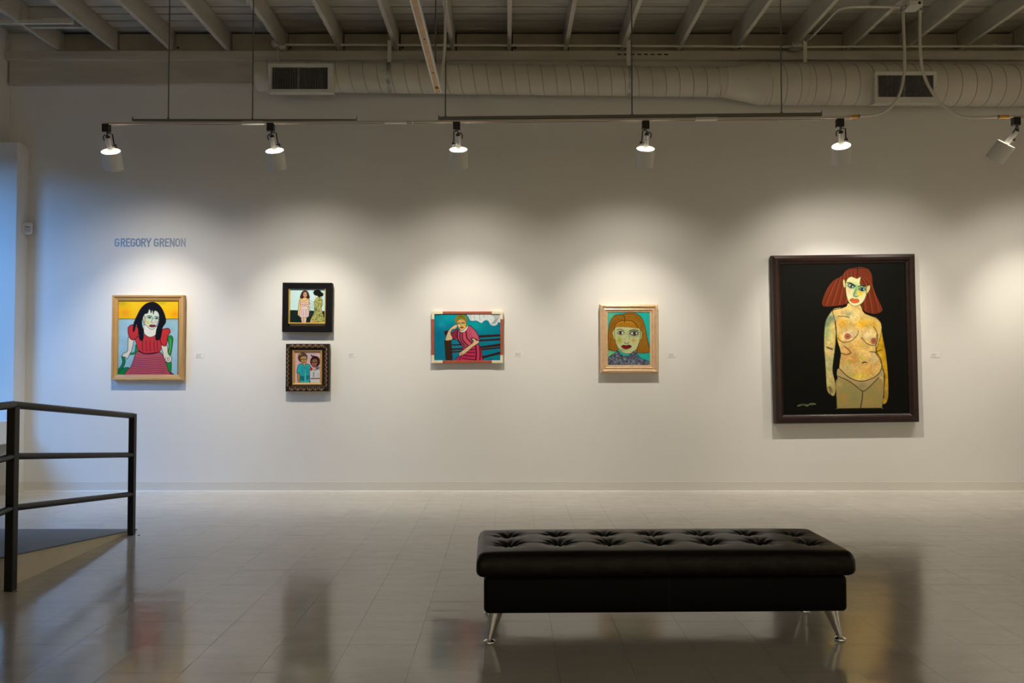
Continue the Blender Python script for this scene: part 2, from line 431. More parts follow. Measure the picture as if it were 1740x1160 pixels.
# hanger straps
for px, yt, pyc, rr, m in ((663, 74, 132.4, r0, 'galv'), (1068, 72, 137.8, r1, 'galv'), (1367, 74, 143, r2, 'duct')):
    c = dpt(px, pyc)
    st = ring(c, (1, 0, 0), rr, 0.035, 'hanger_strap', M[m], duct, 0.003)
    top = dpt(px - 1, yt)
    MB().box(c.x - 0.021, c.x + 0.015, DY - 0.03, DY - 0.024, c.z + rr * 0.9, JB + 0.02).build('hanger_tab', M['conduit'], duct)
c = dpt(472, 100)
MB().tube([dpt(472.5, 84), dpt(472.5, 106)], 0.006, 8).build('hanger_rod', M['conduit'], duct)

def register(pxl, pxr, pyt, pyb, inner, label, off=0.165):
    """air register box on the duct; inner = grille rectangle in pixels"""
    Yf = DY - off
    a, b = at(pxl, pyt, Yf), at(pxr, pyb, Yf)
    t = thing('air_register', label, 'vent', ((a.x + b.x) / 2, Yf, b.z), 'registers on the air duct')
    x0, x1, z1, z0 = a.x, b.x, a.z, b.z
    ia, ib = at(inner[0], inner[1], Yf), at(inner[2], inner[3], Yf)
    MB().box(x0, x1, Yf + 0.012, DY - off + 0.07, z0 + 0.004, z1 - 0.004).build('register_box', M['duct'], t)
    fr = MB()
    for (u0, u1, v0, v1) in ((x0, x1, ib.z + 0, z0), (x0, x1, z1, ia.z)):
        fr.box(u0, u1, Yf - 0.006, Yf + 0.012, min(v0, v1), max(v0, v1))
    fr.box(x0, ia.x, Yf - 0.006, Yf + 0.012, ib.z, ia.z).box(ib.x, x1, Yf - 0.006, Yf + 0.012, ib.z, ia.z)
    fr.build('register_frame', M['white_metal'], t, bevel=0.002)
    MB().box(ia.x, ib.x, Yf + 0.010, Yf + 0.0125, ib.z, ia.z).build('register_back', M['black_gap'], t)
    lv = MB(); nl = 34
    for k in range(nl):
        x = ia.x + (ib.x - ia.x) * (k + 0.5) / nl
        lv.obox((x, Yf + 0.001, (ia.z + ib.z) / 2), (1, 0.5, 0), (-0.5, 1, 0), (0, 0, 1), 0.0035, 0.012, ia.z - ib.z)
    xm = (ia.x + ib.x) / 2 - 0.01
    lv.box(xm - 0.004, xm + 0.004, Yf - 0.003, Yf + 0.01, ib.z, ia.z)
    l = lv.build('louvres', M['galv'], t); l['kind'] = 'stuff'
    for (sx, sz) in ((x0 + 0.012, (z0 + z1) / 2), (x1 - 0.012, (z0 + z1) / 2)):
        MB().lathe((sx, Yf - 0.006, sz), (0, -1, 0), [(0, 0.005), (0.002, 0.004), (0.002, 0)], 8).build('screw', M['galv'], t)
    return t
register(456, 566, 108, 157.5, (462, 114.5, 557, 151.5), 'white framed air register at the left end of the duct')
register(1486, 1592, 121.5, 176, (1491, 128, 1586, 165), 'white framed air register behind the two hanging white cables', 0.218)

# ------------------------------------------------------------------ conduit under the joists
YC = WALL_Y - 0.17
cd = thing('pipe_conduit', 'thin painted conduit pipe running under the joist ends', 'pipe', (0, YC, JB))
MB().tube([at(484, 76, YC), at(900, 77, YC), at(1345, 79.5, YC)], 0.011, 10).build('pipe', M['conduit'], cd, smooth=50)
MB().tube([at(1366, 80, YC), at(1470, 79, YC), at(1770, 78.5, YC)], 0.011, 10).build('pipe', M['conduit'], cd, smooth=50)
for px in (762, 1062, 1262, 1690):
    q = at(px, 78, YC); ring(q, (1, 0, 0), 0.011, 0.03, 'coupling', M['conduit'], cd, 0.004)
def jbox(px, py, label, r=0.05):
    q = at(px, py, YC)
    t = thing('junction_box', label, 'junction box', q)
    MB().lathe(q + Vector((0, 0, 0.035)), (0, 0, -1), [(0, 0), (0, r), (0.025, r), (0.03, r * 0.8), (0.05, r * 0.75), (0.055, 0)], 16).build('box_body', M['conduit'], t, smooth=35)
    MB().box(q.x + 0.03, q.x + 0.09, q.y - 0.02, q.y + 0.02, q.z - 0.035, q.z + 0.0).build('box_outlet', M['conduit'], t, bevel=0.003)
    return t
jbox(470, 78, 'round junction box above the left end of the duct')
q = at(1355, 79, YC)
t = thing('junction_box', 'small square junction box where the bent conduit leaves the pipe', 'junction box', q)
MB().box(q.x - 0.055, q.x + 0.06, q.y - 0.03, q.y + 0.03, q.z - 0.012, q.z + 0.028).build('box_body', M['conduit'], t, bevel=0.004)
MB().box(q.x - 0.085, q.x + 0.03, q.y - 0.02, q.y + 0.02, q.z - 0.045, q.z - 0.012).build('box_cover', M['galv'], t, bevel=0.003)
# conduit that climbs along a joist to the ceiling box
YB = 6.35
def zc(px, py): return at_z(px, py, JB - 0.014)
pts = [at(1362, 74, YC), at_z(1377, 65, JB - 0.012), zc(1400, 42), zc(1418, 22)]
e = zc(1426, 16)
pts += [zc(1424, 17), at_z(1432, 13.5, JB - 0.012), at_z(1445, 12, JB - 0.01), at_z(1480, 11.5, JB - 0.01), at_z(1536, 12, JB - 0.01)]
tag(MB().tube(pts, 0.010, 10).build('bent_conduit', M['conduit'], smooth=60), 'bent conduit following a joist up to the ceiling box', 'pipe')
cb = at_z(1550, 12, JB - 0.03)
t = thing('ceiling_box', 'white ceiling junction box feeding two hanging cables', 'junction box', cb)
MB().box(cb.x - 0.055, cb.x + 0.06, cb.y - 0.06, cb.y + 0.06, cb.z - 0.018, cb.z + 0.03).build('box_body', M['white_metal'], t, bevel=0.004)
MB().lathe((cb.x + 0.03, cb.y - 0.06, cb.z + 0.008), (0, -1, 0), [(0, 0.013), (0.001, 0.013), (0.001, 0)], 12).build('knockout_hole', M['black_gap'], t)
for s in (-1, 1):
    MB().tube([(cb.x + s * 0.055, cb.y, cb.z + 0.0), (cb.x + s * 0.085, cb.y, cb.z - 0.002), (cb.x + s * 0.086, cb.y, cb.z - 0.04)], 0.014, 10).build('cable_fitting', M['galv'], t, smooth=50)

def smooth_path(pts, sub=8):
    pts = [Vector(p) for p in pts]
    P = [pts[0]] + pts + [pts[-1]]; out = []
    for i in range(1, len(P) - 2):
        for k in range(sub):
            t_ = k / sub; a, b, c, d = P[i-1], P[i], P[i+1], P[i+2]
            out.append(0.5 * ((2*b) + (-a + c)*t_ + (2*a - 5*b + 4*c - d)*t_*t_ + (-a + 3*b - 3*c + d)*t_**3))
    out.append(pts[-1]); return out
TRK_Y = 6.2
def cable(pix, label):
    n = len(pix)
    pts = [at(px, py, cb.y + (TRK_Y - cb.y) * (i / (n - 1))) for i, (px, py) in enumerate(pix)]
    tag(MB().tube(smooth_path(pts), 0.0115, 10).build('flexible_cable', M['conduit'], smooth=60), label, 'cable', 'white cables hanging from the ceiling box')
cable([(1534.5, 18), (1535.5, 50), (1537, 90), (1536, 125), (1529, 158), (1515, 180), (1492, 194), (1459, 197.5)],
      'left hanging white cable curving down to the track connector')
cable([(1563.5, 18), (1563, 50), (1564.5, 95), (1571, 130), (1588, 162), (1610, 184), (1640, 199), (1694, 198.5)],
      'right hanging white cable curving towards the last spotlight')

# ------------------------------------------------------------------ tracks, struts and rods
def track_piece(pa, pb, label, name='light_track', m='track', wdt=0.034, h=0.019, joints=()):
    a, b = at(*pa, TRK_Y), at(*pb, TRK_Y)
    t = thing(name, label, 'track', (a + b) / 2)
    d = (b - a).normalized()
    MB().bar(a, b, wdt, h).build('track_channel', M[m], t, bevel=0.002)
    MB().bar(a - Vector((0, 0, h / 2)), b - Vector((0, 0, h / 2)), 0.012, 0.002).build('track_slot', M['black_gap'], t)
    for j in joints:
        q = a + (b - a) * ((j - pa[0]) / (pb[0] - pa[0]))
        MB().bar(q - d * 0.09, q + d * 0.09, wdt + 0.006, h + 0.004).build('track_joiner', M['white_metal'], t, bevel=0.002)
    MB().bar(a - d * 0.004, a, wdt + 0.003, h + 0.003).build('end_cap', M['white_metal'], t)
    MB().bar(b, b + d * 0.004, wdt + 0.003, h + 0.003).build('end_cap', M['white_metal'], t)
    return t
track_piece((178, 210.5), (700, 207.3), 'left light track carrying the two leftmost spotlights', joints=(430, 672))
track_piece((702, 207.3), (1444, 199.8), 'long light track carrying the three middle spotlights', joints=(1200,))
track_piece((1714, 198.5), (2060, 197), 'short light track at the right edge carrying the last spotlight')
for pa, pb, label, hh in (((225, 204.2), (606, 204.5), 'thin steel strut above the left light track', 0.014),
                          ((745, 201.5), (1396, 194.5), 'grey steel strut above the long light track', 0.026)):
    a, b = at(*pa, TRK_Y), at(*pb, TRK_Y)
    t = thing('steel_strut', label, 'strut', (a + b) / 2)
    MB().bar(a, b, 0.030, hh).build('strut_channel', M['strut'], t, bevel=0.002)
    for e_ in (a, b):
        MB().bar(e_ - Vector((0, 0, 0.0)), e_ + Vector((0, 0, 0.03)), 0.006, 0.006, (0, 1, 0)).build('strut_clip', M['strut'], t)
names = ['first', 'second', 'third', 'fourth', 'fifth']
for k, (px, py) in enumerate(((286, 203), (429, 203), (757, 199), (1074, 196), (1328, 193))):
    b = at(px, py, TRK_Y)
    t = thing('hanging_rod', ['leftmost', 'second from left', 'third from left', 'fourth from left', 'rightmost'][k] +
              ' of the thin threaded rods holding up the light tracks', 'rod', b, 'threaded rods of the light tracks')
    MB().tube([b, (b.x, TRK_Y, DECK)], 0.0055, 8).build('rod', M['strut'], t)
    MB().lathe(b + Vector((0, 0, 0.0)), (0, 0, 1), [(0, 0), (0, 0.011), (0.012, 0.011), (0.012, 0)], 6).build('nut', M['strut'], t)
    MB().lathe((b.x, TRK_Y, DECK - 0.012), (0, 0, 1), [(0, 0), (0, 0.02), (0.012, 0.02)], 10).build('anchor', M['galv'], t)
for (pa, pb, label) in (((1442, 198.8), (1459, 197.8), 'orange cable connector at the end of the long light track'),
                        ((1696, 198.6), (1714, 198.2), 'orange cable connector beside the rightmost spotlight')):
    a, b = at(*pa, TRK_Y), at(*pb, TRK_Y); d = (b - a).normalized()
    t = thing('cable_connector', label, 'connector', a, 'orange cable connectors')
    MB().tube([a, b], 0.014, 12).build('connector_body', M['orange'], t, smooth=40)
    MB().tube([a - d * 0.02, a], 0.010, 12).build('connector_tip', M['orange'], t, smooth=40)
    ring(b if pa[0] < 1600 else a, d, 0.012, 0.012, 'connector_ring', M['strut'], t, 0.003)
# track running towards the viewer
z3 = 3.20
a3, b3 = at_z(744, 157, z3), Vector((-0.55, 1.2, z3))
b3.x = at_z(690, 0, z3).x
t3 = thing('light_track', 'track seen from below with an orange-brown slot, running towards the viewer', 'track', a3)
for s in (-1, 1):
    MB().box(a3.x + s * 0.021 - 0.005, a3.x + s * 0.021 + 0.005, b3.y, a3.y, z3, z3 + 0.03).build('track_side', M['white_metal'], t3, bevel=0.002)
MB().box(a3.x - 0.018, a3.x + 0.018, b3.y, a3.y, z3 + 0.006, z3 + 0.03).build('track_channel', M['track_wood'], t3)
MB().box(a3.x - 0.026, a3.x + 0.026, a3.y, a3.y + 0.012, z3, z3 + 0.03).build('end_cap', M['white_metal'], t3, bevel=0.004)
MB().box(a3.x - 0.016, a3.x + 0.016, a3.y - 0.08, a3.y, z3 - 0.002, z3 + 0.008).build('feed_cover', M['orange'], t3, bevel=0.003)
for dy in (0.10, 0.36, 0.9):
    MB().lathe((a3.x, a3.y - dy, z3 + 0.006), (0, 0, -1), [(0, 0.007), (0.003, 0.006), (0.003, 0)], 10).build('screw', M['screw'], t3)
t = thing('hanging_rod', 'short thin rod holding the end of the track that runs towards the viewer', 'rod', a3)
rx = at(740, 132, a3.y - 0.12)
MB().tube([(rx.x, rx.y, z3 + 0.03), (rx.x, rx.y, DECK)], 0.005, 8).build('rod', M['strut'], t)
MB().lathe((rx.x, rx.y, z3 + 0.03), (0, 0, 1), [(0, 0), (0, 0.011), (0.012, 0.011), (0.012, 0)], 6).build('nut', M['strut'], t)
cp = [at(758, -40, a3.y + 0.05), at(757, 20, a3.y + 0.05), at(756, 70, a3.y + 0.06), at(753, 108, a3.y + 0.06), at(748, 138, a3.y + 0.05), at(744.5, 153, a3.y + 0.012)]
cp[0].z = DECK
tag(MB().tube(smooth_path(cp), 0.0105, 10).build('flexible_cable', M['conduit'], smooth=60), 'white cable dropping to the end of the track that runs towards the viewer', 'cable')

# ------------------------------------------------------------------ spotlights
WH = ['leftmost spotlight, aimed at the girl in the red dress', 'second spotlight from the left, above the two small stacked paintings',
      'third spotlight from the left, above the painting with the red frame', 'fourth spotlight from the left, above the gold framed portrait',
      'fifth spotlight from the left, above the large dark framed painting', 'rightmost spotlight, tilted towards the large dark framed painting',
      'spotlight beyond the right edge, lighting the bare wall']
def spotlight(px, py, aim, label, knob=1, power=1.0):
    top = at(px, py, TRK_Y)
    t = thing('track_spotlight', label, 'spotlight', top, 'white spotlights on the light tracks')
    # adapter block
    MB().box(top.x - 0.029, top.x + 0.029, TRK_Y - 0.022, TRK_Y + 0.022, top.z - 0.068, top.z).build('adapter', M['black_plastic'], t, bevel=0.004)
    beam_to = at(*aim, WALL_Y); target = at(aim[0], aim[1] - 75, WALL_Y)
    piv = Vector((top.x + 0.010, TRK_Y + 0.005, top.z - 0.105))
    d = (target - piv).normalized()
    side = d.cross(Vector((0, 0, 1))).normalized()
    up = side.cross(d).normalized()
    # swivel arm with thumb screw
    k = knob
    arm = [Vector((top.x, TRK_Y, top.z - 0.066)), Vector((top.x + k * 0.012, TRK_Y, top.z - 0.074)), piv + side * k * 0.034 + Vector((0, 0, 0.025)), piv + side * k * 0.036 + d * 0.075]
    MB().tube(arm, 0.005, 8).build('swivel_arm', M['black_plastic'], t, smooth=60)
    kb = piv + side * k * 0.034 + d * 0.075
    MB().lathe(kb - side * k * 0.012, side * k, [(0, 0), (0, 0.006), (0.016, 0.006), (0.018, 0.013), (0.026, 0.018), (0.028, 0.016), (0.028, 0)], 12).build('thumb_screw', M['black_plastic'], t, smooth=40)
    wire = [Vector((top.x, TRK_Y, top.z - 0.066)), piv + Vector((-k * 0.004, 0, 0.018)), piv - side * k * 0.022 + Vector((0, 0, 0.016)), piv - side * k * 0.036 - Vector((0, 0, 0.002)), piv - side * k * 0.033 + d * 0.03]
    MB().tube(smooth_path(wire, 5), 0.0045, 8).build('power_wire', M['black_plastic'], t, smooth=60)
    # neck
    MB().lathe(piv, d, [(-0.012, 0.0), (-0.012, 0.012), (-0.006, 0.016), (0.006, 0.018), (0.006, 0.0)], 20).build('neck_cap', M['black_plastic'], t, smooth=40)
    MB().lathe(piv, d, [(0.004, 0.0), (0.004, 0.021), (0.170, 0.0225), (0.170, 0.0)], 24).build('neck', M['alu'], t, smooth=40)
    # open backed shade
    s0, L, ro, ri = 0.120, 0.150, 0.076, 0.0735
    MB().lathe(piv, d, [(s0, ri), (s0, ro), (s0 + L, ro), (s0 + L, ri)], 40, closed=True).build('shade', M['lamp_white'], t, smooth=40)
    MB().lathe(piv, d, [(0.168, 0.022), (0.172, 0.046), (0.190, 0.060), (0.215, 0.062), (0.225, 0.060), (0.232, 0.0)], 28).build('bulb', M['bulb'], t, smooth=60)
    for nm, wt, an in (('spot_beam', SPOT_W, SPOT_ANGLE), ('spot_field', FIELD_W, FIELD_ANGLE)):   # hot core and wide field of the reflector bulb
        ld = bpy.data.lights.new(nm, 'SPOT')
        ld.energy = wt * power; ld.color = SPOT_COL; ld.spot_size = an; ld.spot_blend = 1.0; ld.shadow_soft_size = 0.03
        lo = bpy.data.objects.new(nm, ld); COL.objects.link(lo)
        lo.location = piv + d * 0.262
        lo.rotation_euler = (beam_to - lo.location).to_track_quat('-Z', 'Y').to_euler()
        lo.parent = t; lo.matrix_parent_inverse = t.matrix_basis.inverted()
    return t
LAMPS = [(181, 211, (258, 675), 1, 1.0), (460, 209.5, (530, 680), 1, 1.0), (776, 207.5, (791, 685), -1, 0.95), (1097, 206, (1067, 685), -1, 0.95),
         (1427, 202.5, (1437, 655), 1, 1.2), (1726, 199.5, (1440, 670), 1, 0.5), (1830, 199, (1795, 685), 1, 1.0)]
for k, (px, py, aim, kn, pw) in enumerate(LAMPS):
    spotlight(px, py, aim, WH[k], kn, pw)

# ------------------------------------------------------------------ ramp and railing
RX = -2.725
Y0, Y1, ZR = 5.73, 4.20, 0.181         # foot of ramp, top of ramp, landing height
ramp = thing('ramp', 'low access ramp with a cream side and dark ribbed mat', 'ramp', (RX, 5.0, 0))
XRL = -4.68
body = MB()
n = 4
pr = [(Y0, 0.0), (Y1, 0.0), (1.8, 0.0), (1.8, ZR), (Y1, ZR)]
vv = [(x, y, z) for x in (RX - 0.052, XRL) for (y, z) in pr]
m_ = len(pr)
body.add(vv, [tuple(range(m_ - 1, -1, -1)), tuple(range(m_, 2 * m_))] + [(i, (i+1) % m_, m_ + (i+1) % m_, m_ + i) for i in range(m_)])
body.build('ramp_body', M['ramp_side'], ramp)
tm = MB()
for (ya, za, yb, zb) in ((Y0 + 0.02, 0.001, Y1, ZR + 0.001), (Y1, ZR + 0.001, 1.8, ZR + 0.001)):
    tm.add([(RX - 0.040, ya, za), (XRL, ya, za), (XRL, yb, zb), (RX - 0.040, yb, zb), (RX - 0.040, ya, za + 0.007), (XRL, ya, za + 0.007), (XRL, yb, zb + 0.007), (RX - 0.040, yb, zb + 0.007)],
           [(0,3,2,1),(4,5,6,7),(0,1,5,4),(1,2,6,5),(2,3,7,6),(3,0,4,7)])
tm.build('ramp_mat', M['mat'], ramp)
rail = thing('handrail', 'black painted steel handrail with three rails beside the ramp', 'railing', (RX, 5.5, 0))
pA = (RX, 5.58); pB = (RX, 4.23); pC = (-2.575, 3.35)
hA = [0.862, 0.579, 0.296]; hB = [1.018, 0.735, 0.452]
MB().box(pA[0] - 0.021, pA[0] + 0.021, pA[1] - 0.021, pA[1] + 0.021, 0.001, hA[0] + 0.015).build('post', M['rail'], rail, bevel=0.004)
MB().box(pB[0] - 0.023, pB[0] + 0.023, pB[1] - 0.023, pB[1] + 0.023, 0.001, hB[0] - 0.01).build('post', M['rail'], rail, bevel=0.004)
MB().box(pC[0] - 0.023, pC[0] + 0.023, pC[1] - 0.023, pC[1] + 0.023, 0.001, hB[0] - 0.01).build('post', M['rail'], rail, bevel=0.004)
for k in range(3):
    r_ = 0.021 if k == 0 else 0.0185
    a = Vector((pA[0], pA[1], hA[k])); b = Vector((pB[0], pB[1], hB[k])); c = Vector((pC[0], pC[1], hB[k]))
    MB().tube([a, b], r_, 14).build('rail', M['rail'], rail, smooth=50)
    MB().tube([b, c], r_, 14).build('rail', M['rail'], rail, smooth=50)
    MB().lathe(b - Vector((0, 0, 0)), (0, 0, 1), [(-r_, 0), (-r_*0.7, r_*0.7), (0, r_), (r_*0.7, r_*0.7), (r_, 0)], 12).build('rail_joint', M['rail'], rail, smooth=60)
for (x, y) in ((pA[0] + 0.06, pA[1] - 0.01), (pB[0] + 0.04, pB[1] - 0.015)):
    MB().lathe((x, y, 0.0), (0, 0, 1), [(0, 0.007), (0.004, 0.006), (0.005, 0)], 8).build('floor_bolt', M['screw'], rail)

# ------------------------------------------------------------------ bench
BR = R(1.2)
bench = thing('tufted_bench', 'long black leather bench with a button tufted seat and chrome legs', 'bench', (0, 0, 0))
Lb, Db = 1.695, 0.505
bc = Vector((0.708, 3.675, 0))
bx = Vector((math.cos(BR), math.sin(BR), 0)); by = Vector((-math.sin(BR), math.cos(BR), 0))
def bw(x, y, z): return bc + bx * x + by * y + Vector((0, 0, z))
BUT = [(-0.702 + 0.234 * i, y) for i in range(7) for y in (-0.085, 0.095)]
def cushion():
    nx, ny = 260, 84
    z0, z1, rr = 0.298, 0.418, 0.036
    hx, hy = Lb / 2, Db / 2
    def prof(t, h):      # t in -1..1 along, returns (pos, drop factor) with rounded edge
        return t * h
    V = []; Fc = []
    xs = np.linspace(-1, 1, nx); ys = np.linspace(-1, 1, ny)
    xs = np.sign(xs) * (1 - (1 - np.abs(xs)) ** 1.0); ys = np.sign(ys) * (1 - (1 - np.abs(ys)) ** 1.15)
    X, Y = np.meshgrid(xs * hx, ys * hy)
    # rounded edge drop
    ex = np.clip(np.abs(X) - (hx - rr), 0, rr); ey = np.clip(np.abs(Y) - (hy - rr), 0, rr)
    e = np.minimum(np.sqrt(ex**2 + ey**2), rr)
    drop = rr - np.sqrt(np.maximum(rr**2 - e**2, 0))
    crown = 0.016 * (1 - (np.abs(X) / hx) ** 6) * (1 - (np.abs(Y) / hy) ** 3)
    Z = z1 - 0.012 + crown - drop * 0.9
    for (ux, uy) in BUT:
        dx = X - ux; dy = Y - uy; r = np.sqrt(dx**2 + (dy * 1.15)**2) + 1e-6
        ang = np.arctan2(dy, dx)
        dim = -0.034 * np.exp(-(r / 0.030) ** 1.1) - 0.010 * np.exp(-(r / 0.07) ** 2)
        ph = (ux * 31.7 + uy * 57.1)
        wr = 0.0042 * np.sin(ang * 9 + ph + 1.3 * np.sin(ang * 3 + ph)) * np.exp(-((r - 0.045) / 0.032) ** 2)
        Z += dim + wr * (e < rr * 0.8)
    # soft folds between neighbouring buttons
    for (ux, uy) in BUT:
        for (vx, vy) in BUT:
            if (vx - ux > 0.1 and vx - ux < 0.3 and abs(uy - vy) < 0.01) or (abs(vx - ux) < 0.01 and vy - uy > 0.1):
                ax_, ay_ = vx - ux, vy - uy; L_ = math.hypot(ax_, ay_)
                tt = np.clip(((X - ux) * ax_ + (Y - uy) * ay_) / L_**2, 0, 1)
                dd = np.hypot(X - ux - ax_ * tt, Y - uy - ay_ * tt)
                Z += -0.0055 * np.exp(-(dd / 0.010) ** 2) * (0.35 + 0.65 * (np.abs(tt - 0.5) * 2) ** 1.5)
    rs = np.random.RandomState(3)
    # cross shrink at corners so the plan outline is rounded
    for j in range(ny):
        for i in range(nx):
            x, y = X[j, i], Y[j, i]
            cx_ = max(abs(x) - (hx - 0.03), 0); cy_ = max(abs(y) - (hy - 0.03), 0); q_ = math.hypot(cx_, cy_)
            if q_ > 0.03:
                s_ = 0.03 / q_
                x = math.copysign(hx - 0.03 + cx_ * s_, x); y = math.copysign(hy - 0.03 + cy_ * s_, y)
            V.append((x, y, Z[j, i]))
    for j in range(ny - 1):
        for i in range(nx - 1):
            a_ = j * nx + i; Fc.append((a_, a_ + 1, a_ + nx + 1, a_ + nx))
    loop = [i for i in range(nx)] + [j * nx + nx - 1 for j in range(1, ny)] + [(ny - 1) * nx + i for i in range(nx - 2, -1, -1)] + [j * nx for j in range(ny - 2, 0, -1)]
    prev = loop
    levels = [(0.365, 0.003), (0.345, 0.004), (0.325, 0.004), (0.311, 0.000), (0.302, -0.008), (0.298, -0.02)]
    for (z, out) in levels:
        cur = []
        for vi in loop:
            x, y, _ = V[vi]
            nx_ = x / hx; ny_ = y / hy
            ox = math.copysign(1, x) if abs(x) > hx - 0.031 else 0
            oy = math.copysign(1, y) if abs(y) > hy - 0.031 else 0
            rip = 0.0012 * math.sin(x * 37 + z * 50) + 0.001 * math.sin(x * 91 + 2)
            V.append((x + ox * (out), y + oy * (out + rip), z)); cur.append(len(V) - 1)
        n_ = len(loop)
        for k in range(n_): Fc.append((prev[k], prev[(k + 1) % n_], cur[(k + 1) % n_], cur[k]))
        prev = cur
    Fc.append(tuple(prev))
    mb = MB(); mb.add([bw(*v) for v in V], Fc)
    return mb
cu = cushion().build('seat_cushion', M['leather'], bench, smooth=60)
for (ux, uy) in BUT:
    MB().lathe(bw(ux, uy, 0.366), (0, 0, 1), [(0, 0.013), (0.005, 0.013), (0.010, 0.009), (0.011, 0)], 14).build('button', M['leather'], cu, smooth=60)
# upholstered base
mb = MB(); hx, hy = Lb / 2 - 0.030, Db / 2 - 0.022
mb.obox(bw(0, 0, 0.2145), bx, by, (0, 0, 1), 2 * hx, 2 * hy, 0.163)
ob = mb.build('seat_base', M['leather_dull'], bench); bv = ob.modifiers.new('bevel', 'BEVEL'); bv.width = 0.022; bv.segments = 4
ob.data.polygons.foreach_set('use_smooth', [True] * len(ob.data.polygons))
for (z0, z1, yy, par) in ((0.305, 0.385, -Db / 2 - 0.0035, cu), (0.15, 0.285, -Db / 2 + 0.0215, ob)):
    MB().tube([bw(0.010, yy, z0), bw(0.010, yy, z1)], 0.0015, 6).build('seam', M['black_gap'], par)
for (sx, sy) in ((-1, -1), (1, -1), (-1, 1), (1, 1)):
    topc = bw(sx * (Lb / 2 - 0.085), sy * (Db / 2 - 0.085), 0.136)
    foot = bw(sx * (Lb / 2 - 0.055), sy * (Db / 2 - 0.055), 0.010)
    lg = MB().tube([topc, topc.lerp(foot, 0.5), foot], [0.034, 0.022, 0.011], 20).build('leg', M['chrome'], bench, smooth=50)
    MB().lathe((foot.x, foot.y, 0.0), (0, 0, 1), [(0, 0), (0, 0.024), (0.003, 0.026), (0.007, 0.025), (0.014, 0.011), (0.016, 0)], 20).build('foot_pad', M['chrome'], lg, smooth=40)

# ------------------------------------------------------------------ wall lettering, labels, detector
def letters():
    A = at(195, 405, WALL_Y); B = at(316.5, 418.8, WALL_Y)
    t = thing('wall_lettering', 'grey-blue capital lettering on the wall above the leftmost painting', 'lettering', ((A.x + B.x) / 2, WALL_Y, B.z))
    # strokes on a 0..1 grid (x right, y up)
    def arc(cx, cy, rx, ry, a0, a1, n=8): return [(cx + rx * math.cos(R(a0 + (a1 - a0) * k / n)), cy + ry * math.sin(R(a0 + (a1 - a0) * k / n))) for k in range(n + 1)]
    w0 = 0.13
    G = [arc(.5, .72, .37, .21, 10, 180) + arc(.5, .28, .37, .21, 180, 360) + [(.87, .47), (.53, .47)]]
    O = [arc(.5, .72, .37, .21, 0, 180) + arc(.5, .28, .37, .21, 180, 360) + [(.87, .72)]]
    Rr = [[(.15, 0), (.15, .94), (.5, .94)] + arc(.52, .72, .34, .22, 90, -90) + [(.15, .50)], [(.50, .50), (.88, 0)]]
    E = [[(.86, .94), (.16, .94), (.16, .06), (.86, .06)], [(.16, .51), (.75, .51)]]
    Yy = [[(.04, 1), (.5, .45), (.96, 1)], [(.5, .45), (.5, 0)]]
    N = [[(.14, 0), (.14, 1), (.14, .98), (.86, .02), (.86, 0), (.86, 1)]]
    D = {'G': G, 'R': Rr, 'E': E, 'O': O, 'Y': Yy, 'N': N}
    H = A.z - B.z; px = 1 / (F / WALL_Y)
    pos = list(zip('GREGORY', (195, 205, 214, 222, 231, 240, 248.7))) + list(zip('GRENON', (261.7, 271.3, 280.3, 288.7, 298, 307.5)))
    for ch, x in pos:
        mb = MB(); wl_ = 8.2 * px; x0 = at(x, 405, WALL_Y).x
        th = 2.15 * px
        for st in D[ch]:
            P = [Vector((x0 + u * wl_, 0, B.z + v * H)) for (u, v) in st]
            for k in range(len(P) - 1):
                a, b = P[k], P[k + 1]; d = b - a
                if d.length < 1e-6: continue
                nrm = Vector((-d.z, 0, d.x)).normalized() * th / 2; dd = d.normalized() * th * 0.25
                q = [a - dd + nrm, b + dd + nrm, b + dd - nrm, a - dd - nrm]
                y = WALL_Y - 0.0012 - 0.00002 * k
                mb.add([(v.x, y, v.z) for v in q] + [(v.x, WALL_Y - 0.0001, v.z) for v in q], [(0,1,2,3),(4,7,6,5),(0,4,5,1),(1,5,6,2),(2,6,7,3),(3,7,4,0)])
        mb.build('letter', M['letter'], t)
letters()
near = ['beside the girl in the red dress', 'between the two small stacked paintings and the red framed one', 'beside the red framed painting',
        'beside the gold framed portrait', 'beside the large dark framed painting']
for k, (px, py, wd) in enumerate(((339, 603, 12), (598, 602.5, 13), (881, 601.5, 12), (1141.5, 602.5, 12), (1588, 602.5, 12))):
    q = at(px, py, WALL_Y); s_ = WALL_Y / F
    t = thing('wall_label', 'tiny white caption card ' + near[k], 'label', q, 'caption cards on the wall')
    MB().box(q.x - 7.5 * s_, q.x + 7.5 * s_, WALL_Y - 0.0025, WALL_Y, q.z - 4.5 * s_, q.z + 4.5 * s_).build('card', M['card'], t)
    ln = MB(); r_ = random.Random(k)
    for (row, w_) in ((1.6, 9), (-0.4, 7), (-2.2, 8)):
        x = q.x - 5.5 * s_
        while x < q.x - 5.5 * s_ + w_ * s_:
            l_ = r_.uniform(0.8, 2.2) * s_
            ln.box(x, x + l_, WALL_Y - 0.0032, WALL_Y - 0.0025, q.z + (row - 0.42) * s_, q.z + (row + 0.42) * s_); x += l_ + 0.5 * s_
    ln.build('printed_lines', M['ink'], t)
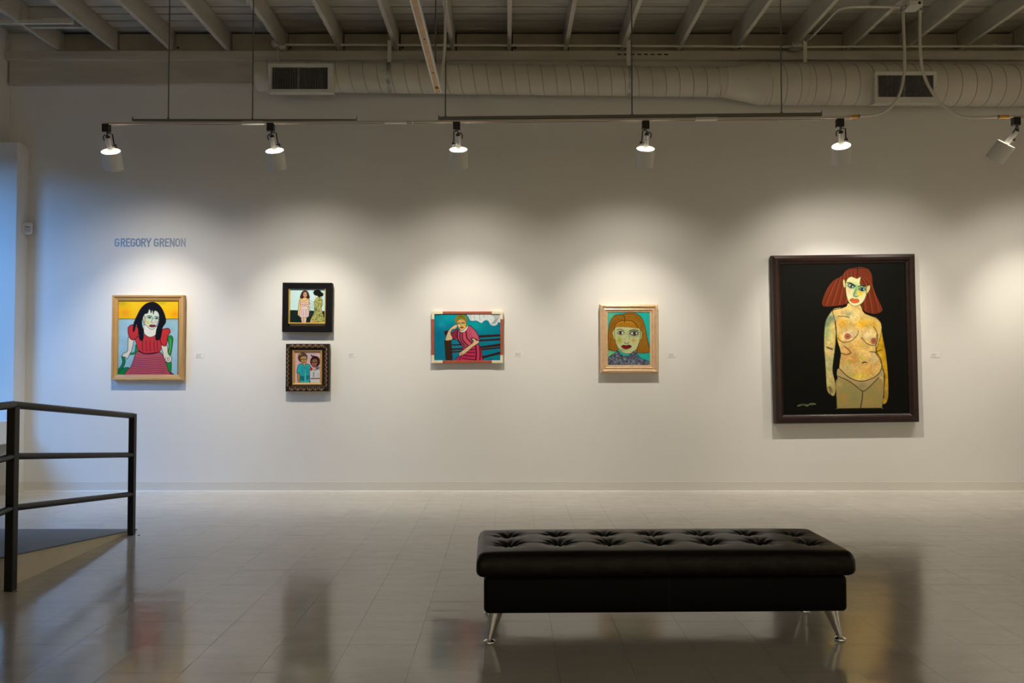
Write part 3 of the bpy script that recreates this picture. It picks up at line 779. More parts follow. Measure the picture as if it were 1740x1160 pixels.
# motion detector in the corner
q = at(47.5, 389, WALL_Y - 0.03)
t = thing('motion_detector', 'small white motion detector in the corner beside the pilaster', 'sensor', q)
hd = MB(); prof = []
w2, h2 = 0.042, 0.060
out = [(-w2, h2), (w2, h2), (w2, -h2 * 0.4)] + [(w2 * math.cos(R(a)), -h2 * 0.4 - h2 * 0.62 * math.sin(R(a))) for a in range(15, 180, 15)] + [(-w2, -h2 * 0.4)]
dn = Vector((0.50, -0.86, 0)).normalized(); sx_ = Vector((dn.y, -dn.x, 0)) * -1
cq = q + Vector((0.0, -0.005, 0))
n = len(out)
for (dd, sc_) in ((0.0, 1.0), (0.028, 1.0), (0.036, 0.86)):
    hd.v += [tuple(cq + sx_ * (u * sc_) + Vector((0, 0, v * sc_)) + dn * dd) for (u, v) in out]
hd.f = [(i*n+k, i*n+(k+1) % n, (i+1)*n+(k+1) % n, (i+1)*n+k) for i in range(2) for k in range(n)] + [tuple(range(n)), tuple(2*n + k for k in range(n))]
hd.build('detector_body', M['detector'], t, smooth=35)
MB().obox(cq + dn * 0.037 + Vector((0, 0, -0.020)), sx_, dn, (0, 0, 1), 0.05, 0.006, 0.034).build('detector_lens', M['lens'], t, bevel=0.003)
MB().obox(cq + dn * 0.037 + Vector((0, 0, 0.014)), sx_, dn, (0, 0, 1), 0.042, 0.003, 0.007).build('detector_slot', M['strut'], t)

# ------------------------------------------------------------------ paintings
class Art:
    """paint layer: shapes are given in the units of a close-up view and sampled on a fine grid"""
    def __init__(s, x0, y0, x1, y1, nx, bg):
        s.r = (x0, y0, x1, y1); s.nx = nx; s.ny = max(2, int(round(nx * (y1 - y0) / (x1 - x0))))
        s.W, s.H = s.nx * 2, s.ny * 2
        s.px = (x1 - x0) / s.W
        xs = x0 + (np.arange(s.W) + 0.5) * s.px; ys = y0 + (np.arange(s.H) + 0.5) * (y1 - y0) / s.H
        s.X, s.Y = np.meshgrid(xs, ys)
        s.img = np.empty((s.H, s.W, 3)); s.img[:] = bg
        s.rs = np.random.RandomState(7)
    def _win(s, x0, y0, x1, y1):
        i0 = int(max(0, (x0 - s.r[0]) / s.px - 2)); i1 = int(min(s.W, (x1 - s.r[0]) / s.px + 3))
        py = (s.r[3] - s.r[1]) / s.H
        j0 = int(max(0, (y0 - s.r[1]) / py - 2)); j1 = int(min(s.H, (y1 - s.r[1]) / py + 3))
        return slice(j0, max(j0, j1)), slice(i0, max(i0, i1))
    @staticmethod
    def sm(pts, closed=True, sub=5):
        P = np.array(pts, float); n = len(P); out = []
        rng_ = range(n) if closed else range(n - 1)
        for i in rng_:
            if closed: a, b, c, d = P[i-1], P[i], P[(i+1) % n], P[(i+2) % n]
            else: a, b, c, d = P[max(i-1, 0)], P[i], P[i+1], P[min(i+2, n-1)]
            for k in range(sub):
                t_ = k / sub
                out.append(0.5 * (2*b + (-a+c)*t_ + (2*a-5*b+4*c-d)*t_**2 + (-a+3*b-3*c+d)*t_**3))
        if not closed: out.append(P[-1])
        return np.array(out)
    def mask(s, pts, smooth=True):
        P = s.sm(pts) if smooth else np.array(pts, float)
        w_ = s._win(P[:, 0].min(), P[:, 1].min(), P[:, 0].max(), P[:, 1].max())
        X, Y = s.X[w_], s.Y[w_]; ins = np.zeros(X.shape, bool)
        for i in range(len(P)):
            (xa, ya), (xb, yb) = P[i], P[(i+1) % len(P)]
            if ya == yb: continue
            c = ((ya > Y) != (yb > Y)) & (X < (xb - xa) * (Y - ya) / (yb - ya) + xa)
            ins ^= c
        return w_, ins
    def fill(s, pts, col, smooth=True, ol=None, olw=0, vary=0.0):
        w_, ins = s.mask(pts, smooth)
        c = np.array(col, float)
        sub = s.img[w_]
        sub[ins] = c
        if ol is not None: s.line(list(pts) + [pts[0]], ol, olw, smooth)
    def line(s, pts, col, wd, smooth=True, op=1.0):
        P = s.sm(pts, False) if smooth and len(pts) > 2 else np.array(pts, float)
        w_ = s._win(P[:, 0].min() - wd, P[:, 1].min() - wd, P[:, 0].max() + wd, P[:, 1].max() + wd)
        X, Y = s.X[w_], s.Y[w_]
        if X.size == 0: return
        dmin = np.full(X.shape, 1e9)
        for i in range(len(P) - 1):
            a, b = P[i], P[i+1]; d = b - a; L2 = d @ d + 1e-9
            t_ = np.clip(((X - a[0]) * d[0] + (Y - a[1]) * d[1]) / L2, 0, 1)
            dmin = np.minimum(dmin, np.hypot(X - a[0] - d[0]*t_, Y - a[1] - d[1]*t_))
        al = np.clip((wd / 2 - dmin) / s.px + 0.5, 0, 1)[..., None] * op
        s.img[w_] = s.img[w_] * (1 - al) + np.array(col, float) * al
    def blob(s, cx, cy, rx, ry, col, op=1.0, hard=False, clip=None):
        w_ = s._win(cx - 2.2*rx, cy - 2.2*ry, cx + 2.2*rx, cy + 2.2*ry)
        X, Y = s.X[w_], s.Y[w_]; q_ = ((X - cx)/rx)**2 + ((Y - cy)/ry)**2
        al = (np.clip((1 - np.sqrt(q_)) * min(rx, ry) / s.px + 0.5, 0, 1) if hard else np.exp(-q_ * 1.2))[..., None] * op
        if clip is not None: al = al * clip[w_][..., None]
        s.img[w_] = s.img[w_] * (1 - al) + np.array(col, float) * al
    def full_mask(s, pts):
        w_, ins = s.mask(pts); m_ = np.zeros((s.H, s.W)); m_[w_] = ins; return m_
    def speck(s, pts, cols, n, r0, r1):
        P = np.array(pts, float); m_ = s.full_mask(pts)
        for k in range(n):
            x = s.rs.uniform(P[:, 0].min(), P[:, 0].max()); y = s.rs.uniform(P[:, 1].min(), P[:, 1].max())
            s.blob(x, y, s.rs.uniform(r0, r1), s.rs.uniform(r0, r1), cols[s.rs.randint(len(cols))], 0.75, clip=m_)
    def mottle(s, amt, cell):
        n = max(2, int(s.W / (cell / s.px))); m2 = max(2, int(s.H / (cell / s.px)))
        g = s.rs.normal(0, 1, (m2 + 2, n + 2))
        yi = np.linspace(0, m2, s.H); xi = np.linspace(0, n, s.W)
        y0 = yi.astype(int); x0 = xi.astype(int); fy = (yi - y0)[:, None]; fx = (xi - x0)[None]
        v = (g[y0][:, x0]*(1-fy)*(1-fx) + g[y0+1][:, x0]*fy*(1-fx) + g[y0][:, x0+1]*(1-fy)*fx + g[y0+1][:, x0+1]*fy*fx)
        s.img *= (1 + amt * v)[..., None]
    def result(s):
        a = np.clip(s.img, 0, 255)
        a = a.reshape(s.ny, 2, s.nx, 2, 3).mean((1, 3)) / 255.0
        return np.where(a <= 0.04045, a / 12.92, ((a + 0.055) / 1.055) ** 2.4)

def canvas_mat():
    m = bpy.data.materials.new('oil_paint'); m.use_nodes = True; nt = m.node_tree; p = nt.nodes['Principled BSDF']; L = nt.links.new
    at_ = nt.nodes.new('ShaderNodeAttribute'); at_.attribute_name = 'paint'
    geo = nt.nodes.new('ShaderNodeNewGeometry')
    n = nt.nodes.new('ShaderNodeTexNoise'); n.inputs['Scale'].default_value = 120; n.inputs['Detail'].default_value = 3
    L(geo.outputs['Position'], n.inputs['Vector'])
    mr = nt.nodes.new('ShaderNodeMapRange'); mr.inputs['From Min'].default_value = 0.3; mr.inputs['From Max'].default_value = 0.7
    mr.inputs['To Min'].default_value = 0.86; mr.inputs['To Max'].default_value = 1.06
    L(n.outputs['Fac'], mr.inputs['Value'])
    mx = nt.nodes.new('ShaderNodeVectorMath'); mx.operation = 'SCALE'
    L(at_.outputs['Color'], mx.inputs[0]); L(mr.outputs['Result'], mx.inputs['Scale'])
    L(mx.outputs['Vector'], p.inputs['Base Color'])
    p.inputs['Roughness'].default_value = 0.45; p.inputs['Specular IOR Level'].default_value = 0.12
    bp = nt.nodes.new('ShaderNodeBump'); bp.inputs['Strength'].default_value = 0.08; bp.inputs['Distance'].default_value = 0.004
    L(n.outputs['Fac'], bp.inputs['Height']); L(bp.outputs['Normal'], p.inputs['Normal'])
    return m
M['oil'] = canvas_mat()

class Pic:
    """a framed picture on the back wall; rectangles in photo pixels, rot = tilt on the wall"""
    def __init__(s, name, label, outer, rot=0.0):
        a, b = at(outer[0], outer[1], WALL_Y - 0.04), at(outer[2], outer[3], WALL_Y - 0.04)
        s.c = Vector(((a.x + b.x) / 2, WALL_Y, (a.z + b.z) / 2))
        s.W, s.H = b.x - a.x, a.z - b.z
        s.o = outer; s.sx = s.W / (outer[2] - outer[0]); s.sz = s.H / (outer[3] - outer[1])
        s.t = thing(name, label, 'painting', s.c)
        s.rot = rot
    def lx(s, px): return (px - (s.o[0] + s.o[2]) / 2) * s.sx
    def lz(s, py): return ((s.o[1] + s.o[3]) / 2 - py) * s.sz
    def w(s, x, d, z):
        c_, s_ = math.cos(s.rot), math.sin(s.rot)
        return Vector((s.c.x + x * c_ - z * s_, WALL_Y - d, s.c.z + x * s_ + z * c_))
    def rails(s, prof, m, outer=None, mh=None, name='frame_rail', parent=None):
        """mitred moulding: prof = [(inset from outer edge, projection)], closed back to the wall"""
        o = outer or s.o
        x0, x1, z1, z0 = s.lx(o[0]), s.lx(o[2]), s.lz(o[1]), s.lz(o[3])
        res = []
        for side in range(4):
            vs = []
            for end in (0, 1):
                for (u, d) in prof:
                    if side == 0: x, z = (x0 + u if end == 0 else x1 - u), z1 - u
                    elif side == 1: x, z = x1 - u, (z1 - u if end == 0 else z0 + u)
                    elif side == 2: x, z = (x1 - u if end == 0 else x0 + u), z0 + u
                    else: x, z = x0 + u, (z0 + u if end == 0 else z1 - u)
                    vs.append(s.w(x, d, z))
            n = len(prof)
            fs = [(k, (k+1) % n, n + (k+1) % n, n + k) for k in range(n)] + [tuple(range(n)), tuple(n + k for k in range(n))]
            res.append(MB().add(vs, fs).build(name, (mh if (mh and side in (0, 2)) else m), parent or s.t, smooth=30))
        return res
    def canvas(s, rect, art, depth, name='canvas'):
        col = art.result(); ny, nx = col.shape[:2]
        x = np.linspace(s.lx(rect[0]), s.lx(rect[2]), nx); z = np.linspace(s.lz(rect[1]), s.lz(rect[3]), ny)
        X, Z = np.meshgrid(x, z); c_, s_ = math.cos(s.rot), math.sin(s.rot)
        co = np.stack([s.c.x + X * c_ - Z * s_, np.full_like(X, WALL_Y - depth), s.c.z + X * s_ + Z * c_], -1).reshape(-1, 3)
        me = bpy.data.meshes.new(name)
        idx = np.arange(nx * ny).reshape(ny, nx)
        q_ = np.stack([idx[:-1, :-1], idx[1:, :-1], idx[1:, 1:], idx[:-1, 1:]], -1).reshape(-1, 4)
        me.vertices.add(len(co)); me.vertices.foreach_set('co', co.astype(np.float32).ravel())
        me.loops.add(q_.size); me.loops.foreach_set('vertex_index', q_.astype(np.int32).ravel())
        me.polygons.add(len(q_)); me.polygons.foreach_set('loop_start', np.arange(0, q_.size, 4, dtype=np.int32))
        me.update(calc_edges=True); me.validate()
        ca = me.color_attributes.new('paint', 'FLOAT_COLOR', 'POINT')
        buf = np.ones((nx * ny, 4), np.float32); buf[:, :3] = (col.reshape(-1, 3) * PAINT_GAIN).astype(np.float32)
        ca.data.foreach_set('color', buf.ravel())
        link(name, me, M['oil'], s.t)
        # stretched backing gives the painting its thickness
        a, b = s.w(s.lx(rect[0]), depth - 0.001, s.lz(rect[1])), s.w(s.lx(rect[2]), 0.002, s.lz(rect[3]))
        q4 = [s.w(s.lx(rect[i]), d, s.lz(rect[j])) for d in (depth - 0.001, 0.002) for (i, j) in ((0, 1), (2, 1), (2, 3), (0, 3))]
        MB().add(q4, [(0,1,2,3),(4,7,6,5),(0,4,5,1),(1,5,6,2),(2,6,7,3),(3,7,4,0)]).build('backing_board', M['black_gap'], s.t)
PAINT_GAIN = 0.92
INK = (22, 20, 22)

# --- 1: girl in a red dress -----------------------------------------------------------------
p = Pic('framed_painting', 'oak framed painting of a dark haired girl in a red dress on a green chair', (192, 501.5, 311.5, 645.5))
p.rails([(0, 0.002), (0, 0.055), (0.004, 0.060), (0.018, 0.058), (0.022, 0.050), (0.046, 0.044), (0.052, 0.040), (0.052, 0.002)], M['wood'], mh=M['wood_h'])
a = Art(150, 134, 802, 970, 210, (158, 198, 214))
a.mottle(0.03, 60)
a.fill([(140, 120), (810, 120), (810, 345), (140, 345)], (250, 196, 22), False)
for (x, y, rx, ry, c, o) in ((230, 280, 60, 50, (250, 150, 20), .7), (760, 290, 50, 45, (250, 150, 20), .7), (190, 165, 60, 35, (170, 170, 40), .6), (330, 200, 60, 60, (255, 215, 40), .6),
                              (690, 190, 80, 40, (235, 205, 40), .6), (620, 170, 40, 20, (150, 165, 40), .5), (220, 460, 60, 90, (180, 212, 222), .5), (750, 700, 50, 160, (175, 212, 226), .6), (180, 820, 60, 80, (140, 200, 215), .5)):
    a.blob(x, y, rx, ry, c, o)
a.line([(150, 346), (800, 346)], (60, 60, 40), 7, False)
for e_ in ([(150, 134), (802, 134)], [(150, 134), (150, 970)], [(802, 134), (802, 970)]): a.line(e_, (40, 35, 25), 12, False)
g1 = (18, 130, 70)
a.fill([(150, 918), (200, 895), (275, 888), (262, 972), (150, 972)], g1, ol=INK, olw=5)
a.line([(250, 745), (212, 760), (222, 820), (200, 880), (152, 930)], INK, 34); a.line([(250, 745), (212, 760), (222, 820), (200, 880), (152, 930)], g1, 24)
a.line([(352, 640), (340, 720), (270, 735)], g1, 26)
a.fill([(686, 550), (715, 528), (744, 560), (738, 640), (720, 752), (692, 722), (702, 650), (692, 590)], (20, 150, 60), ol=INK, olw=5)
a.line([(715, 570), (718, 650), (705, 720)], (120, 190, 110), 8)
a.fill([(668, 830), (728, 826), (722, 972), (690, 972)], (20, 150, 60), ol=INK, olw=5)
a.fill([(712, 930), (770, 972), (700, 972)], (110, 60, 80))
sk = (233, 224, 204)
a.fill([(264, 550), (322, 572), (304, 690), (284, 735), (252, 792), (238, 770), (204, 764), (210, 732), (256, 706), (262, 620)], sk, ol=INK, olw=5)
a.fill([(616, 636), (680, 640), (694, 730), (732, 772), (722, 822), (684, 828), (652, 792), (640, 740)], sk, ol=INK, olw=5)
for x in (668, 690, 708): a.line([(x, 770), (x - 6, 815)], INK, 4)
a.fill([(366, 700), (450, 732), (590, 712), (642, 762), (692, 900), (684, 975), (250, 975), (306, 860), (340, 745)], (186, 84, 98), ol=INK, olw=5)
for k in range(9):
    y = 760 + k * 24
    a.line([(330 - k * 7, y + 14), (440, y + 26), (560, y + 10), (650 + k * 4, y + 22)], (140, 58, 76), 6)
    a.line([(350 - k * 6, y + 4), (470, y + 12), (600, y)], (200, 98, 110), 5)
a.blob(400, 850, 60, 40, (150, 80, 130), .5)
a.fill([(330, 556), (430, 520), (500, 548), (560, 530), (612, 560), (622, 640), (592, 716), (450, 736), (372, 692), (350, 610)], (200, 56, 62), ol=INK, olw=5)
for x in (420, 460, 500, 545, 580): a.line([(x, 590), (x - 4, 640), (x + 4, 700)], (118, 26, 40), 7)
a.line([(372, 694), (450, 732), (592, 716)], (70, 20, 40), 10)
rd = (204, 54, 56)
a.fill([(262, 440), (296, 412), (344, 418), (374, 470), (362, 545), (318, 578), (284, 560), (264, 505)], rd, ol=(90, 20, 30), olw=8)
a.fill([(628, 462), (690, 450), (714, 490), (690, 532), (682, 600), (668, 642), (636, 640), (608, 590), (618, 520)], rd, ol=(90, 20, 30), olw=8)
a.fill([(430, 410), (572, 430), (566, 510), (500, 548), (436, 505)], (240, 236, 220), ol=INK, olw=4)
a.fill([(418, 320), (448, 262), (520, 240), (584, 265), (592, 330), (572, 405), (544, 450), (508, 462), (456, 420), (426, 380)], (216, 226, 208), ol=INK, olw=4)
a.fill([(420, 310), (440, 318), (446, 370), (430, 385), (416, 350)], (205, 190, 160), ol=INK, olw=4)
a.fill([(312, 480), (318, 400), (352, 310), (400, 220), (460, 170), (530, 156), (592, 190), (640, 262), (668, 372), (630, 450), (612, 560), (585, 582), (556, 572), (562, 470), (584, 400), (594, 330), (580, 275),
        (545, 255), (530, 300), (520, 250), (505, 285), (490, 245), (468, 285), (440, 292), (414, 345), (412, 410), (430, 480), (424, 575), (400, 588), (380, 560), (372, 480), (350, 410), (335, 470), (322, 490)], (20, 18, 26))
a.blob(487, 254, 10, 14, (230, 235, 225), .9)
a.blob(490, 330, 34, 16, (95, 150, 120), .8); a.blob(566, 338, 28, 15, (95, 150, 120), .8)
a.blob(490, 330, 14, 8, (25, 40, 35), 1, True); a.blob(566, 339, 13, 8, (25, 40, 35), 1, True)
a.line([(462, 318), (490, 308), (516, 320)], INK, 6); a.line([(545, 322), (566, 318), (584, 326)], INK, 6)
a.blob(472, 384, 22, 22, (225, 205, 40), .8); a.blob(556, 380, 18, 18, (225, 150, 150), .7)
a.line([(530, 335), (510, 378), (530, 390)], (60, 60, 55), 5)
a.fill([(484, 424), (505, 408), (522, 413), (542, 409), (558, 426), (530, 437), (505, 436)], (130, 32, 44), ol=(60, 15, 25), olw=3)
p.canvas((200.0, 509.5, 301.5, 637.0), a, 0.030)

# --- 2: two women, black frame ---------------------------------------------------------------
p = Pic('framed_painting', 'wide black framed painting of a girl and a woman, upper of the stacked pair', (481, 480.5, 563.8, 563.8), R(-0.3))
p.rails([(0, 0.002), (0, 0.060), (0.003, 0.064), (0.055, 0.060), (0.058, 0.056), (0.058, 0.002)], M['black_frame'])
p.rails([(0, 0.002), (0, 0.054), (0.006, 0.058), (0.014, 0.046), (0.014, 0.002)], M['gold'], outer=(491, 487.3, 554, 550.3), name='gold_fillet')
a = Art(255, 195, 915, 870, 200, (196, 231, 234))
a.fill([(240, 622), (930, 640), (930, 880), (240, 880)], (14, 36, 34), False)
a.blob(620, 700, 60, 70, (60, 70, 40), .6)
sk = (222, 188, 122)
a.fill([(430, 420), (500, 385), (560, 385), (618, 420), (622, 600), (610, 720), (585, 725), (584, 560), (470, 560), (452, 640), (432, 725), (402, 705), (412, 560)], sk, ol=(60, 45, 30), olw=5)
a.fill([(468, 745), (560, 745), (552, 866), (484, 866)], (224, 190, 168), ol=(60, 45, 30), olw=5)
a.line([(512, 760), (514, 860)], (80, 50, 40), 6)
a.fill([(448, 430), (500, 455), (540, 452), (604, 428), (592, 560), (462, 560)], (236, 206, 188), ol=(110, 60, 50), olw=6)
for y in (470, 500, 520): a.line([(455, y), (530, y + 14), (600, y - 4)], (120, 60, 50), 7)
a.fill([(466, 558), (582, 558), (608, 735), (520, 760), (432, 735)], (226, 202, 204), ol=(110, 80, 80), olw=5)
for x in (480, 510, 545, 570): a.line([(x, 600), (x + (x - 520) * 0.25, 735)], (130, 100, 110), 6)
a.fill([(440, 388), (452, 330), (480, 270), (532, 244), (585, 270), (612, 330), (622, 388), (580, 405), (552, 380), (512, 380), (490, 405)], (66, 28, 34))
a.blob(535, 325, 36, 50, (196, 160, 108), 1, True)
a.line([(508, 318), (530, 318)], (40, 30, 20), 8); a.line([(545, 318), (565, 318)], (40, 30, 20), 8); a.line([(525, 352), (548, 352)], (130, 40, 40), 7)
dr = [(732, 402), (792, 368), (850, 400), (862, 520), (842, 600), (904, 866), (640, 866), (700, 680), (716, 560), (704, 480)]
a.fill([(615, 430), (715, 485), (705, 520), (618, 470)], (206, 226, 222), ol=(70, 90, 80), olw=5)
a.fill([(612, 510), (705, 560), (700, 590), (610, 545)], (206, 226, 222), ol=(70, 90, 80), olw=5)
a.fill(dr, (164, 168, 92), ol=INK, olw=5)
a.speck(dr, [(40, 50, 30), (220, 210, 150), (230, 220, 170), (70, 80, 45)], 260, 7, 12)
a.blob(690, 840, 40, 30, (200, 120, 90), .6)
a.blob(742, 348, 34, 36, (212, 222, 200), 1, True); a.line([(722, 340), (740, 338)], INK, 6)
a.blob(762, 288, 74, 58, (14, 12, 14), 1, True); a.blob(834, 322, 42, 42, (14, 12, 14), 1, True); a.blob(800, 335, 40, 34, (14, 12, 14), 1, True)
p.canvas((493, 489, 552.5, 548.5), a, 0.040)

# --- 3: two children, carved frame -----------------------------------------------------------
p = Pic('framed_painting', 'small carved bronze framed painting of a couple, lower of the stacked pair', (486.4, 584, 559, 664.6))
p.rails([(0, 0.002), (0, 0.050), (0.006, 0.058), (0.034, 0.062), (0.040, 0.050), (0.060, 0.036), (0.060, 0.002)], M['bronze'])
p.rails([(0, 0.002), (0, 0.040), (0.006, 0.044), (0.026, 0.026), (0.026, 0.002)], M['wood'], outer=(497, 594.5, 547, 654), name='inner_liner', mh=M['wood_h'])
def ornament_mesh(wd, hg):
    mb = MB()
    pts = [(wd * 0.5 * math.cos(R(a_)), -0.0, hg * (0.9 * math.sin(R(a_)) - 0.4)) for a_ in range(-10, 200, 21)]
    mb.tube([Vector(q_) for q_ in pts], 0.0045, 6)
    mb.lathe((0, 0.002, 0), (0, -1, 0), [(0, hg * 0.30), (0.004, hg * 0.24), (0.007, hg * 0.1), (0.008, 0)], 8)
    return mb.mesh('ornament', 60)
om = ornament_mesh(0.045, 0.026); om.materials.append(M['copper'])
def place(px, py, ang, sc_=1.0):
    o = bpy.data.objects.new('ornament', om); COL.objects.link(o)
    o.parent = p.t; o.matrix_parent_inverse = p.t.matrix_basis.inverted()
    o.location = p.w(p.lx(px), 0.0615, p.lz(py)); o.rotation_euler = (0, ang, 0); o.scale = (sc_, 1, sc_)
for k in range(6):
    place(497.5 + 9.9 * k, 588.3, 0); place(497.5 + 9.9 * k, 660.2, PI)
for k in range(9):
    place(490.8, 594 + 7.4 * k, -PI/2, 0.78); place(554.4, 594 + 7.4 * k, PI/2, 0.78)
a = Art(270, 255, 735, 795, 150, (224, 184, 186))
a.blob(560, 300, 120, 60, (190, 190, 200), .6); a.blob(700, 300, 40, 60, (230, 200, 200), .5); a.blob(300, 700, 30, 90, (235, 205, 205), .6)
a.fill([(318, 630), (368, 635), (378, 800), (332, 800)], (180, 150, 92), ol=(60, 50, 30), olw=6)
a.fill([(308, 615), (330, 490), (400, 452), (440, 500), (475, 462), (548, 505), (532, 800), (374, 800), (366, 640)], (44, 180, 190), ol=(20, 70, 80), olw=8)
a.fill([(368, 668), (442, 668), (438, 755), (378, 748)], (20, 120, 135), False); a.fill([(475, 660), (530, 655), (525, 735), (480, 735)], (24, 130, 145), False)
for x in (400, 440, 470, 505): a.line([(x, 520), (x + 5, 640)], (24, 130, 145), 9)
a.line([(455, 560), (460, 790)], (140, 215, 225), 8)
a.blob(410, 348, 86, 88, (84, 64, 54), 1, True); a.blob(362, 290, 40, 20, (170, 150, 70), .9)
a.fill([(372, 340), (420, 322), (470, 330), (486, 390), (466, 450), (440, 512), (405, 440), (378, 410)], (190, 152, 92), ol=(60, 45, 30), olw=5)
a.line([(385, 380), (425, 376)], (60, 60, 30), 14); a.line([(440, 382), (475, 376)], (60, 60, 30), 12)
a.line([(415, 430), (450, 430)], (170, 70, 60), 14); a.line([(432, 385), (428, 412)], (100, 70, 40), 7)
a.fill([(534, 660), (572, 650), (562, 785), (540, 790)], (132, 72, 62), ol=(60, 30, 30), olw=5)
a.fill([(540, 570), (590, 556), (640, 575), (690, 520), (732, 560), (722, 800), (556, 800)], (220, 220, 222), ol=(60, 60, 65), olw=7)
a.line([(560, 718), (710, 715)], (112, 52, 52), 16); a.line([(605, 600), (600, 690)], (50, 50, 60), 10)
a.blob(676, 535, 40, 26, (70, 75, 85), .9)
for x in (620, 660, 690): a.line([(x, 610), (x + 3, 690)], (170, 172, 180), 8)
a.line([(560, 308), (588, 330), (600, 315)], (50, 22, 24), 18)
a.blob(632, 418, 88, 98, (58, 24, 26), 1, True)
a.fill([(566, 410), (610, 370), (665, 385), (672, 450), (640, 510), (600, 515), (570, 470)], (150, 102, 80), ol=(50, 25, 25), olw=5)
a.line([(570, 432), (602, 430)], (35, 22, 20), 14); a.line([(622, 432), (655, 428)], (35, 22, 20), 14); a.line([(590, 492), (625, 490)], (130, 40, 45), 12)
a.blob(562, 548, 23, 34, (192, 38, 40), 1, True)
p.canvas((500.5, 598.5, 544.5, 650.5), a, 0.028)

# --- 4: woman on a bench, red frame ----------------------------------------------------------
p = Pic('framed_painting', 'red framed painting with ivory corners showing a woman leaning on a park bench', (733.5, 529, 854.5, 616.5))
p.rails([(0, 0.002), (0, 0.040), (0.003, 0.043), (0.022, 0.043), (0.025, 0.038), (0.025, 0.002)], M['red_frame'])
for (cx, sx) in ((733.5, 1), (854.5, -1)):
    for (cy, sy) in ((529, 1), (616.5, -1)):
        L1, L2, th_ = 19.0 * p.sx, 13.5 * p.sz, 0.0265
        x0, z0 = p.lx(cx) - sx * 0.001, p.lz(cy) + sy * 0.001
        pr = [(0, 0), (L1, 0), (L1, -th_), (th_, -th_), (th_, -L2), (0, -L2)]
        pr = [(x0 + sx * u, z0 + sy * v) for (u, v) in pr]
        vs = [p.w(u, d, v) for d in (0.0445, 0.002) for (u, v) in pr]
        MB().add(vs, [(0,1,2,3,4,5), (11,10,9,8,7,6)] + [(k, (k+1) % 6, 6 + (k+1) % 6, 6 + k) for k in range(6)]).build('frame_corner', M['ivory'], p.t, bevel=0.002)
a = Art(180, 122, 1382, 978, 250, (0, 128, 158))
for (x, y, rx, ry, c, o) in ((450, 200, 260, 110, (0, 168, 182), .9), (320, 330, 90, 70, (30, 170, 190), .7), (900, 350, 240, 130, (0, 172, 172), .9), (1240, 430, 160, 90, (0, 140, 160), .6), (270, 520, 90, 120, (0, 110, 150), .7),
                              (290, 820, 120, 140, (20, 120, 155), .7), (600, 730, 100, 160, (60, 130, 165), .7), (1200, 640, 160, 60, (10, 135, 165), .7), (1200, 900, 170, 60, (0, 140, 160), .7)):
    a.blob(x, y, rx, ry, c, o)
a.fill([(808, 110), (812, 215), (850, 262), (950, 262), (1030, 300), (1090, 258), (1150, 262), (1200, 332), (1262, 350), (1312, 330), (1335, 288), (1390, 285), (1390, 110)], (222, 232, 234), ol=(120, 160, 170), olw=6)
for (x, b_) in ((850, 240), (915, 250), (1010, 260), (1090, 200)): a.line([(x, 130), (x - 14, 190), (x + 4, b_)], (120, 135, 140), 6)
for k in range(5): a.line([(1170 + 38 * k, 130), (1260 + 22 * k, 190), (1270 + 12 * k, 250), (1210 + 16 * k, 320)], (110, 125, 132), 6)
br = (54, 34, 30)
a.line([(500, 690), (730, 684)], br, 22); a.line([(490, 766), (740, 752)], br, 30); a.line([(495, 815), (720, 798)], br, 24); a.line([(500, 790), (720, 776)], (90, 80, 75), 8); a.line([(440, 480), (620, 470)], br, 18); a.line([(480, 590), (640, 560)], (40, 60, 75), 30)
a.fill([(984, 516), (1390, 500), (1390, 536), (1000, 562)], br, False)
a.line([(1000, 612), (1380, 588)], br, 34); a.line([(1020, 735), (1380, 685)], br, 46); a.line([(1030, 772), (1380, 735)], br, 26); a.line([(1020, 756), (1380, 712)], (70, 110, 125), 8); a.line([(1040, 912), (1380, 826)], br, 42)
a.fill([(366, 450), (420, 436), (450, 450), (440, 520), (385, 520)], br)
a.fill([(374, 610), (480, 598), (494, 720), (508, 985), (408, 985), (384, 760)], (64, 40, 26), ol=INK, olw=6)
sk = (226, 196, 152)
a.fill([(700, 712), (860, 640), (980, 678), (1032, 770), (1048, 900), (1026, 985), (570, 985), (630, 885), (700, 800)], (200, 52, 92), ol=INK, olw=8)
for (p0_, p1_, p2_) in (((740, 752), (830, 770), (925, 768)), ((722, 806), (820, 822), (920, 818)), ((700, 868), (810, 884), (920, 890)), ((690, 920), (800, 940), (920, 950))): a.line([p0_, p1_, p2_], (50, 14, 34), 13)
a.line([(700, 830), (620, 985)], (110, 26, 60), 16); a.line([(930, 700), (942, 830), (930, 985)], (50, 14, 34), 18); a.line([(962, 700), (975, 830), (968, 985)], (220, 100, 130), 10); a.line([(1000, 720), (1014, 840), (1006, 985)], (50, 14, 34), 16)
a.fill([(500, 480), (590, 408), (640, 440), (690, 466), (752, 440), (805, 348), (872, 378), (950, 470), (1004, 590), (978, 612), (880, 566), (846, 590), (888, 650), (760, 724), (668, 690), (610, 610), (524, 572), (486, 520)], (196, 84, 112), ol=INK, olw=10)
a.fill([(490, 500), (590, 415), (604, 560), (524, 572)], (140, 40, 70))
a.fill([(700, 480), (760, 455), (775, 560), (850, 650), (790, 690), (720, 620)], (214, 86, 104))
for q_ in ([(608, 430), (606, 570), (680, 690)], [(692, 470), (700, 600), (790, 700)], [(756, 446), (776, 570), (860, 650)], [(650, 450), (655, 590), (730, 700)]): a.line(q_, (52, 14, 30), 18)
a.fill([(840, 430), (920, 470), (970, 560), (890, 545)], (206, 96, 126))
a.fill([(380, 606), (404, 530), (440, 440), (500, 372), (572, 330), (606, 345), (572, 400), (506, 420), (482, 490), (518, 580), (440, 612)], sk, ol=INK, olw=7)
